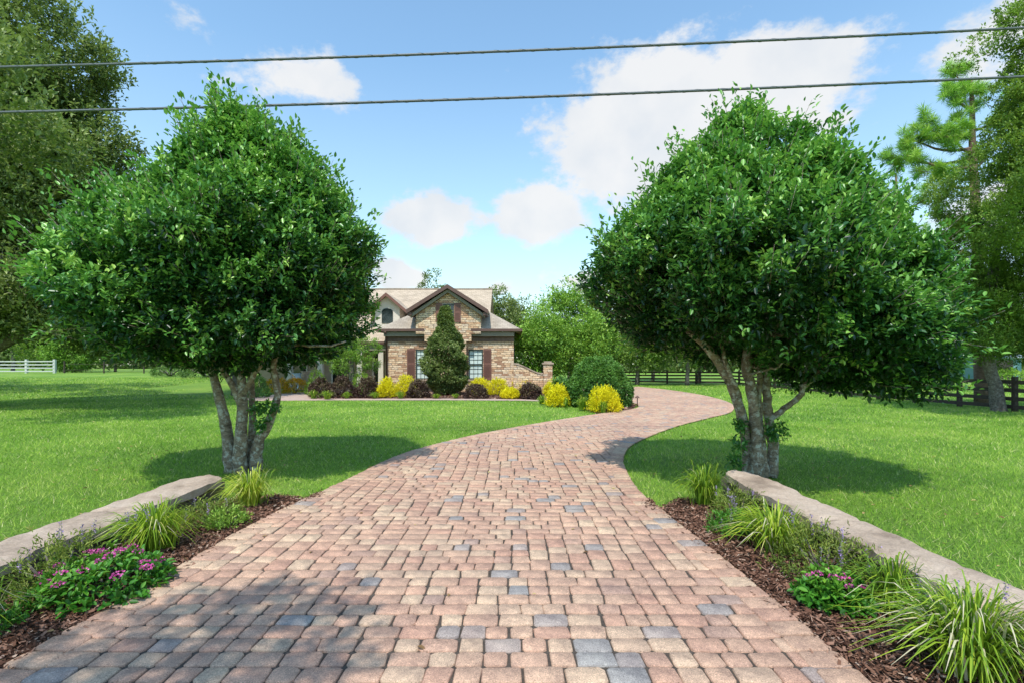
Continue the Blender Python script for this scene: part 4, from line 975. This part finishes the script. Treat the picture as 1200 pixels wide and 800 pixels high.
# ------------------------------------------------------------------ the house
def house():
    r = empty('house', (0,0,0), 'stone faced house with brown shutters, gables and tan shingle roof beyond the lawn', 'building')
    YF = 31.0; x0, x1 = -7.52, .10; EZ = 3.55
    gx0, gx1 = X_(489,YF), X_(564,YF); gc = (gx0+gx1)/2
    zp = Z_(343,YF); zs = Z_(366,YF)
    # front wing walls with real openings: build the facade from pieces around two windows
    wz0, wz1 = Z_(444,YF), Z_(409,YF)
    winx = [(X_(487,YF), X_(503,YF)), (X_(549,YF), X_(566,YF))]
    mb = MB(); th = .25
    cuts = [x0, winx[0][0], winx[0][1], winx[1][0], winx[1][1], x1]
    for i in range(5):
        if i % 2 == 0: mb.box(cuts[i], cuts[i+1], YF, YF+th, -.1, EZ)
        else: mb.box(cuts[i], cuts[i+1], YF, YF+th, -.1, wz0); mb.box(cuts[i], cuts[i+1], YF, YF+th, wz1, EZ)
    mb.box(x0, x0+th, YF+th, 37, -.1, EZ); mb.box(x1-th, x1, YF+th, 42, -.1, EZ)
    mb.build('wall', M['ledge'], r)
    # gable wall, a touch proud of the facade, with an opening
    gw = [X_(520,YF), X_(533,YF)]; gz0, gz1 = Z_(378,YF), Z_(357,YF); yg = YF-.45
    mb = MB(); 
    sl = (zp-zs)/((gx1-gx0)/2)
    def top(x): return zp - abs(x-gc)*sl
    zb = Z_(397,YF)   # the gable bay steps down below the eave line
    for a, b in ((gx0, gw[0]), (gw[1], gx1)):
        pts = [(a,3.40),(b,3.40),(b,top(b)),(a,top(a))]
        if a < gc < b: pts = [(a,3.40),(b,3.40),(b,top(b)),(gc,zp),(a,top(a))]
        mb.prism(pts, yg, YF-.003)
        mb.prism(pts, YF, YF+.25) if False else None
    mb.prism([(gw[0],3.40),(gw[1],3.40),(gw[1],gz0),(gw[0],gz0)], yg, YF-.003)
    tp = [(gw[0],gz1),(gw[1],gz1),(gw[1],top(gw[1]))] + ([(gc,zp)] if gw[0] < gc < gw[1] else []) + [(gw[0],top(gw[0]))]
    mb.prism(tp, yg, YF-.003)
    bx0, bx1 = X_(499,YF), X_(553,YF); mb.box(bx0, bx1, yg, YF-.003, 2.95, 3.397); mb.box(X_(505,YF), X_(547,YF), yg+.003, YF-.003, -.1, 2.947)
    mb.build('gable_wall', M['ledge'], r)
    # gable room behind
    mb = MB(); mb.box(gx0+.1, gx1-.1, YF+.30, YF+.34, 3.6, zs); mb.build('attic_lining', M['pane_dark'], r)
    mb = MB(); mb.prism([(gx0,3.9),(gx0+.12,3.9),(gx0+.12,zs-.05),(gx0,zs-.05)], YF, YF+4).build('cheek_wall', M['stucco_b'], r); mb = MB(); mb.prism([(gx1-.12,3.9),(gx1,3.9),(gx1,zs-.05),(gx1-.12,zs-.05)], YF, YF+4); mb.build('cheek_wall', M['stucco_b'], r)
    # gable roof
    pk = (gc, Z_(336.5,YF)); le = (X_(479.5,YF), Z_(365.5,YF)); re = (X_(573,YF), Z_(365.5,YF)); yb_ = 37.5
    mb = MB(); mb.slab([(le[0],30.1,le[1]),(pk[0],30.1,pk[1]),(pk[0],yb_,pk[1]),(le[0],yb_,le[1])],.07); mb.slab([(re[0],30.1,re[1]),(re[0],yb_,re[1]),(pk[0]+.004,yb_,pk[1]),(pk[0]+.004,30.1,pk[1])],.07)
    gr = mb.build('gable_roof', M['shingle2'], r)
    def rake(name, par, le, pk, re, y0, y1, drop, thick, mat):
        mb = MB()
        for e in (le, re):
            dx = pk[0]-e[0]; 
            mb.prism([(e[0], e[1]-drop),(pk[0], pk[1]-drop),(pk[0], pk[1]-drop-thick),(e[0], e[1]-drop-thick)], y0, y1)
        mb.build(name, M[mat], par)
    rake('rake_board', r, le, pk, re, 30.05, 30.11, -.03, .24, 'brown')
    rake('rake_trim', r, (le[0]+.22,le[1]-.02), (pk[0],pk[1]-.02), (re[0]-.22,re[1]-.02), 30.27, 30.545, .20, .20, 'fascia')
    mb = MB(); mb.box(le[0]+.05, le[0]+.30, 30.16, 31.4, le[1]-.30, le[1]-.12).build('eave_return', M['brown'], r); MB().box(re[0]-.30, re[0]-.05, 30.16, 31.4, re[1]-.30, re[1]-.12).build('eave_return', M['brown'], r)
    # hip roof of the front wing
    ex0, ex1, ey, ez, p = -7.95, .52, 30.66, 3.68, .62
    cx = (ex0+ex1)/2; t = (ex1-ex0)/2; az = ez+p*t; ay = ey+t
    mb = MB(); a0=(ex0,ey,ez); a1=(ex1,ey,ez); ap=(cx,ay,az); bp=(cx,43,az); b0=(ex0,43,ez); b1=(ex1,43,ez)
    mb.slab([a0,a1,ap],.06); mb.slab([a1,b1,bp,ap],.06); mb.slab([b0,a0,ap,bp],.06); mb.build('hip_roof', M['shingle2'], r)
    # gutters and fascia of the wing, broken at the gable bay
    mb = MB(); gl, gr2 = X_(499,YF), X_(552.5,YF)
    mb.box(ex0-.05, gl, ey-.12, ey+.02, ez-.14, ez+.01).build('gutter', M['brown'], r); mb = MB(); mb.box(gr2, ex1+.05, ey-.12, ey+.02, ez-.14, ez+.01); mb.box(ex1-.02, ex1+.10, ey+.02, 43, ez-.14, ez+.01).build('gutter', M['brown'], r); mb = MB(); mb.box(ex0-.10, ex0+.02, ey+.02, 32.4, ez-.14, ez+.01)
    mb.build('gutter', M['brown'], r)
    mb = MB(); mb.box(x0-.05, gl, YF-.30, YF-.003, 3.26, 3.50).build('frieze', M['fascia'], r); mb = MB(); mb.box(gr2, x1+.03, YF-.30, YF-.003, 3.26, 3.50); mb.build('frieze', M['fascia'], r)
    mb = MB(); mb.box(x0-.03, gl, YF-.05, YF-.004, 2.98, 3.257).build('eave_shade_band', M['eave_shade'], r); mb = MB(); mb.box(gr2, x1+.02, YF-.05, YF-.004, 2.98, 3.257); mb.build('eave_shade_band', M['eave_shade'], r)  # dark strips that paint the shadow of the eave onto the wall
    mb = MB(); mb.box(ex0+.1, ex1-.1, ey+.03, YF-.003, 3.505, 3.53); mb.build('soffit', M['fascia'], r)
    mb = MB(); mb.tube([(x0+.08, YF-.10, .05),(x0+.08, YF-.10, 3.3),(x0+.08, 30.5, 3.5)], .055, 8); mb.build('downspout', M['brown'], r)
    # windows
    def sash(px0, px1, z0, z1, y, par, rows, cols, pane='pane'):
        f = MB(); b = .07
        f.box(px0, px0+b, y-.03, y+.08, z0, z1); f.box(px1-b, px1, y-.03, y+.08, z0, z1); f.box(px0+b, px1-b, y-.03, y+.08, z1-b, z1); f.box(px0+b, px1-b, y-.03, y+.08, z0, z0+b); zm = (z0+z1)/2; f.box(px0+b, px1-b, y-.02, y+.07, zm-.035, zm+.035)
        w = MB().box(px0+b, px1-b, y+.05, y+.075, z0+b, z1-b).build('window', M[pane], par)
        f.build('frame', M['frame'], w)
        g = MB()
        for i in range(1, cols): x = px0+b+(px1-px0-2*b)*i/cols; g.box(x-.012, x+.012, y+.028, y+.047, z0+b, z1-b)
        for i in range(1, rows): z = z0+b+(z1-z0-2*b)*i/rows; g.box(px0+b, px1-b, y+.030, y+.045, z-.012, z+.012)
        g.build('muntin', M['frame'], w); return w
    def shutter(xa, xb, z0, z1, y):
        mb = MB(); mb.box(xa, xb, y-.03, y, z0, z1)
        b = .055; zm = (z0+z1)/2
        for (q0, q1) in ((z0, z0+.12), (z1-.12, z1), (zm-.06, zm+.06)): mb.box(xa, xb, y-.045, y-.031, q0, q1)
        mb.box(xa, xa+b, y-.046, y-.0315, z0, z1); mb.box(xb-b, xb, y-.046, y-.0315, z0, z1)
        z = z0+.14
        while z < z1-.14:
            if abs(z-zm) > .09: mb.box(xa+b, xb-b, y-.042, y-.032, z, z+.022)
            z += .05
        mb.build('shutter', M['shutter'], r)
    for (a, b) in winx:
        sash(a, b, wz0, wz1, YF+.05, r, 6, 3); shutter(a-.50, a-.03, wz0-.03, wz1+.03, YF-.005); shutter(b+.03, b+.50, wz0-.03, wz1+.03, YF-.005)
        MB().box(a-.05, b+.05, YF-.06, YF-.003, wz0-.10, wz0-.003).build('sill', M['cap'], r)
    sash(gw[0], gw[1], gz0, gz1, yg+.03, r, 3, 3, 'pane_dark'); shutter(gw[0]-.40, gw[0]-.02, gz0-.02, gz1+.02, yg-.005); shutter(gw[1]+.02, gw[1]+.40, gz0-.02, gz1+.02, yg-.005)
    # side window on the right wall
    w = MB().box(x1+.003, x1+.03, 32.5, 33.6, .9, 2.6).build('window', M['pane_dark'], r); MB().box(x1+.002, x1+.05, 32.4, 32.49, .8, 2.7).build('frame', M['frame'], w)
    # main block: long roof behind
    mx0, mx1 = -17., X_(577,40); ry, rz = 40., Z_(339,40); fy, fz = 32.5, Z_(400,32.5)
    mb = MB(); mb.slab([(mx0,fy,fz),(x0-.3,fy,fz),(x0-.3,ry,rz),(mx0,ry,rz)],.08)
    pt = (rz-fz)/(ry-fy); yy = 35.2; mb.slab([(x0-.297,yy,fz+pt*(yy-fy)),(mx1,yy,fz+pt*(yy-fy)),(mx1,ry,rz),(x0-.297,ry,rz)],.08)
    mb.slab([(mx0,ry+.004,rz),(mx1,ry+.004,rz),(mx1,47.5,fz),(mx0,47.5,fz)],.08); mb.build('roof', M['shingle'], r)
    mb = MB(); mb.box(mx0, mx1+.03, ry-.12, ry+.12, rz-.02, rz+.05); mb.build('ridge_cap', M['shingle2'], r)
    mb = MB(); mb.prism([(0,0),(1,0),(1,1),(0,1)], 0, .01) if False else None
    g = mx1-.35; mb.add([(g,34,3.0),(g,46.4,3.0),(g,46.4,fz+.4),(g,ry,rz-.12),(g,34,fz+pt*1.5-.12),(g-.2,34,3.0),(g-.2,46.4,3.0),(g-.2,46.4,fz+.4),(g-.2,ry,rz-.12),(g-.2,34,fz+pt*1.5-.12)], [(0,1,2,3,4),(9,8,7,6,5),(0,5,6,1),(1,6,7,2),(2,7,8,3),(3,8,9,4),(4,9,5,0)]); mb.build('end_wall', M['stucco'], r)
    yw = 34.3; mb = MB(); mb.box(mx0+.3, x0-.0, yw, yw+.25, -.1, 3.35); mb.box(mx0+.3, mx0+.55, yw+.25, 46.4, -.1, 3.2); mb.box(mx0+.55, x1, 46.4, 46.65, -.1, 3.2); mb.build('porch_wall', M['stucco_b'], r)
    mb = MB(); mb.box(mx0, x0-.3, fy-.12, fy+.0, fz-.17, fz-.005); mb.build('porch_gutter', M['brown'], r)
    mb = MB(); mb.box(mx0+.3, x0-.05, fy+.05, fy+.45, fz-.55, fz-.18); mb.build('porch_beam', M['fascia'], r)
    for px in (340, 376, 422, 447):
        x = X_(px, 32.8); mb = MB(); mb.box(x-.16, x+.16, 32.62, 32.94, .12, fz-.553); c_ = mb.build('porch_column', M['stucco'], r, bevel=.02)
        MB().box(x-.24, x+.24, 32.54, 33.02, 0, .117).build('plinth', M['cap'], c_)
    MB().box(mx0+.3, x0-.02, 32.3, yw, -.05, .06).build('porch_floor', M['cap'], r)
    # arched entry windows in the shade of the porch
    def arch(cx_, w, zb_, zt, y, glass='pane_dark'):
        n = 14; pts = [(cx_-w/2, zb_),(cx_+w/2, zb_)] + [(cx_+w/2*math.cos(a), zt-w/2+w/2*math.sin(a)) for a in [math.pi*i/n for i in range(n+1)]]
        pane = MB().prism(pts, y-.03, y-.003).build('arched_window', M[glass], r)
        out = MB(); k = w/2+.10
        o = [(cx_+w/2*math.cos(a), zt-w/2+w/2*math.sin(a)) for a in [math.pi*i/n for i in range(n+1)]]; q = [(cx_+k*math.cos(a), zt-w/2+k*math.sin(a)) for a in [math.pi*i/n for i in range(n+1)]]
        for i in range(n): out.prism([o[i], q[i], q[i+1], o[i+1]], y-.08, y-.032)
        out.box(cx_-k, cx_-w/2, y-.08, y-.032, zb_, zt-w/2); out.box(cx_+w/2, cx_+k, y-.08, y-.032, zb_, zt-w/2); out.box(cx_-w/2, cx_+w/2, y-.055, y-.033, zt-w/2-.03, zt-w/2+.03); out.build('frame', M['pale_frame'], pane)
    arch(X_(446,yw)-.05, .75, .45, 2.75, yw); arch(X_(400,yw), 1.1, .1, 2.6, yw); arch(X_(350,yw), 1.0, .5, 2.5, yw)
    # dormer
    dy = 34.0; dc = X_(454,dy); dw = .80; dz0 = 3.6; dpk = (dc, Z_(344.5,dy)); dl = (dc-1.42, Z_(366,dy)); dr = (dc+1.42, Z_(366,dy)); s2 = (dpk[1]-dl[1])/1.42
    mb = MB(); mb.prism([(dc-dw,dz0),(dc+dw,dz0),(dc+dw,dpk[1]-.12-s2*dw),(dc,dpk[1]-.12),(dc-dw,dpk[1]-.12-s2*dw)], dy, 37.5); d_ = mb.build('dormer', M['stucco'], r)
    mb = MB(); mb.slab([(dl[0],dy-.35,dl[1]),(dpk[0],dy-.35,dpk[1]),(dpk[0],38.2,dpk[1]),(dl[0],38.2,dl[1])],.06); mb.slab([(dr[0],dy-.35,dr[1]),(dr[0],38.2,dr[1]),(dpk[0]+.004,38.2,dpk[1]),(dpk[0]+.004,dy-.35,dpk[1])],.06); mb.build('dormer_roof', M['shingle'], d_)
    rake('dormer_rake', d_, dl, dpk, dr, dy-.42, dy-.352, -.03, .22, 'shutter')
    w_, zb_, zt_ = .72, Z_(379,dy), Z_(361.5,dy); n = 12
    pts = [(dc-w_/2, zb_),(dc+w_/2, zb_)] + [(dc+w_/2*math.cos(a), zt_-.22+.22*math.sin(a)) for a in [math.pi*i/n for i in range(n+1)]]
    wn = MB().prism(pts, dy-.04, dy-.003).build('dormer_window', M['pane_dark'], d_)
    # chimney pots / vents on the roof
    mb = MB(); mb.tube([(-4.6,41.5,5.5),(-4.6,41.5,rz+.1)], .06, 8); mb.build('roof_vent', M['brown'], r)
    return r
M['eave_shade'] = simple('painted_eave_shade', (.17,.12,.09), .9, .25, 8)
house()
# curved garden wall and pillar
def garden_wall():
    r = empty('garden_wall', (.1,31,0), 'curved stone garden wall running from the house corner to a capped pillar', 'wall')
    mb = MB(); tops = []; n = 16; xa, xb = .003, X_(637,30)-.1
    for i in range(n+1): u = i/n; tops.append((xa+(xb-xa)*u, 1.62 - .58*(smooth(0,1,u))))
    Y0 = 30.6
    pts = [(xa,-.1),(xb,-.1)] + [(t[0], t[1]) for t in tops[::-1]]
    MB().prism([(p[0], p[1]) for p in pts], Y0-31, Y0-31+.35).build('wall', M['ledge'], r, loc=(-.0+.0,0,0))
    mb = MB()
    for a, b in zip(tops[:-1], tops[1:]): mb.prism([(a[0],a[1]+.003),(b[0],b[1]+.003),(b[0],b[1]+.08),(a[0],a[1]+.08)], Y0-31-.04, Y0-31+.39)
    mb.build('coping', M['cap'], r); 
    x = xb+.28; MB().box(x-.26, x+.26, -.60, -.06, -.1, 1.62).build('pillar', M['ledge'], r)
    MB().box(x-.33, x+.33, -.67, .01, 1.623, 1.72).box(x-.22, x+.22, -.56,-.10,1.723,1.80).build('pillar_cap', M['cap'], r, bevel=.015)
    r.location = (.1,31,0)
garden_wall()
# garden ornaments by the porch, a rock, a path light
def urn(label, X, Y, s, mat, name='garden_urn', cat='planter'):
    mb = MB(); prof = [(.14,0),(.16,.05),(.07,.12),(.08,.2),(.2,.35),(.24,.55),(.2,.62),(.26,.68)]; n = 14; V = []; Q = []
    for (rr, z) in prof:
        for k in range(n): V.append((rr*s*math.cos(k/n*6.283), rr*s*math.sin(k/n*6.283), z*s))
    for i in range(len(prof)-1):
        for k in range(n): Q.append((i*n+k, i*n+(k+1)%n, (i+1)*n+(k+1)%n, (i+1)*n+k))
    Q.append(tuple(range((len(prof)-1)*n, len(prof)*n))); mb.add(V, Q, True); o = mb.build(name, M[mat]); o.location = (X, Y, .06); return tag(o, label, cat)
urn('pale blue white urn standing in the shade of the porch', X_(350,32), 32.0, 1.5, 'bluewhite')
urn('cream stone urn by the porch column seen past the tree', X_(361,31.5), 31.5, 1.7, 'cap')
def rock(label, X, Y, s, seed):
    me = D.meshes.new('landscape_rock'); bm = bmesh.new(); bmesh.ops.create_icosphere(bm, subdivisions=3, radius=s); rg = random.Random(seed)
    for v in bm.verts: k = 1+.16*math.sin(v.co.x*7/s*.5+seed)+.12*math.sin(v.co.y*5/s+2); v.co = v.co*k; v.co.z *= .65
    bm.to_mesh(me); bm.free(); tag(link('landscape_rock', me, M['terra'], loc=(X,Y,s*.3)), label, 'rock')
rock('rust coloured landscape rock on the mulch left of the evergreen', X_(507,27.3), 27.3, .38, 3)
pl = empty('path_light', (4.72, 19.6, 0), 'small dark path light at the driveway edge of the hedge bed', 'lamp')
MB().tube([(0,0,0),(0,0,.34)], .018, 8).build('post', M['brown'], pl); MB().tube([(0,0,.34),(0,0,.36),(0,0,.42)], [.09,.08,.02], 12).build('lamp_shade', M['brown'], pl)
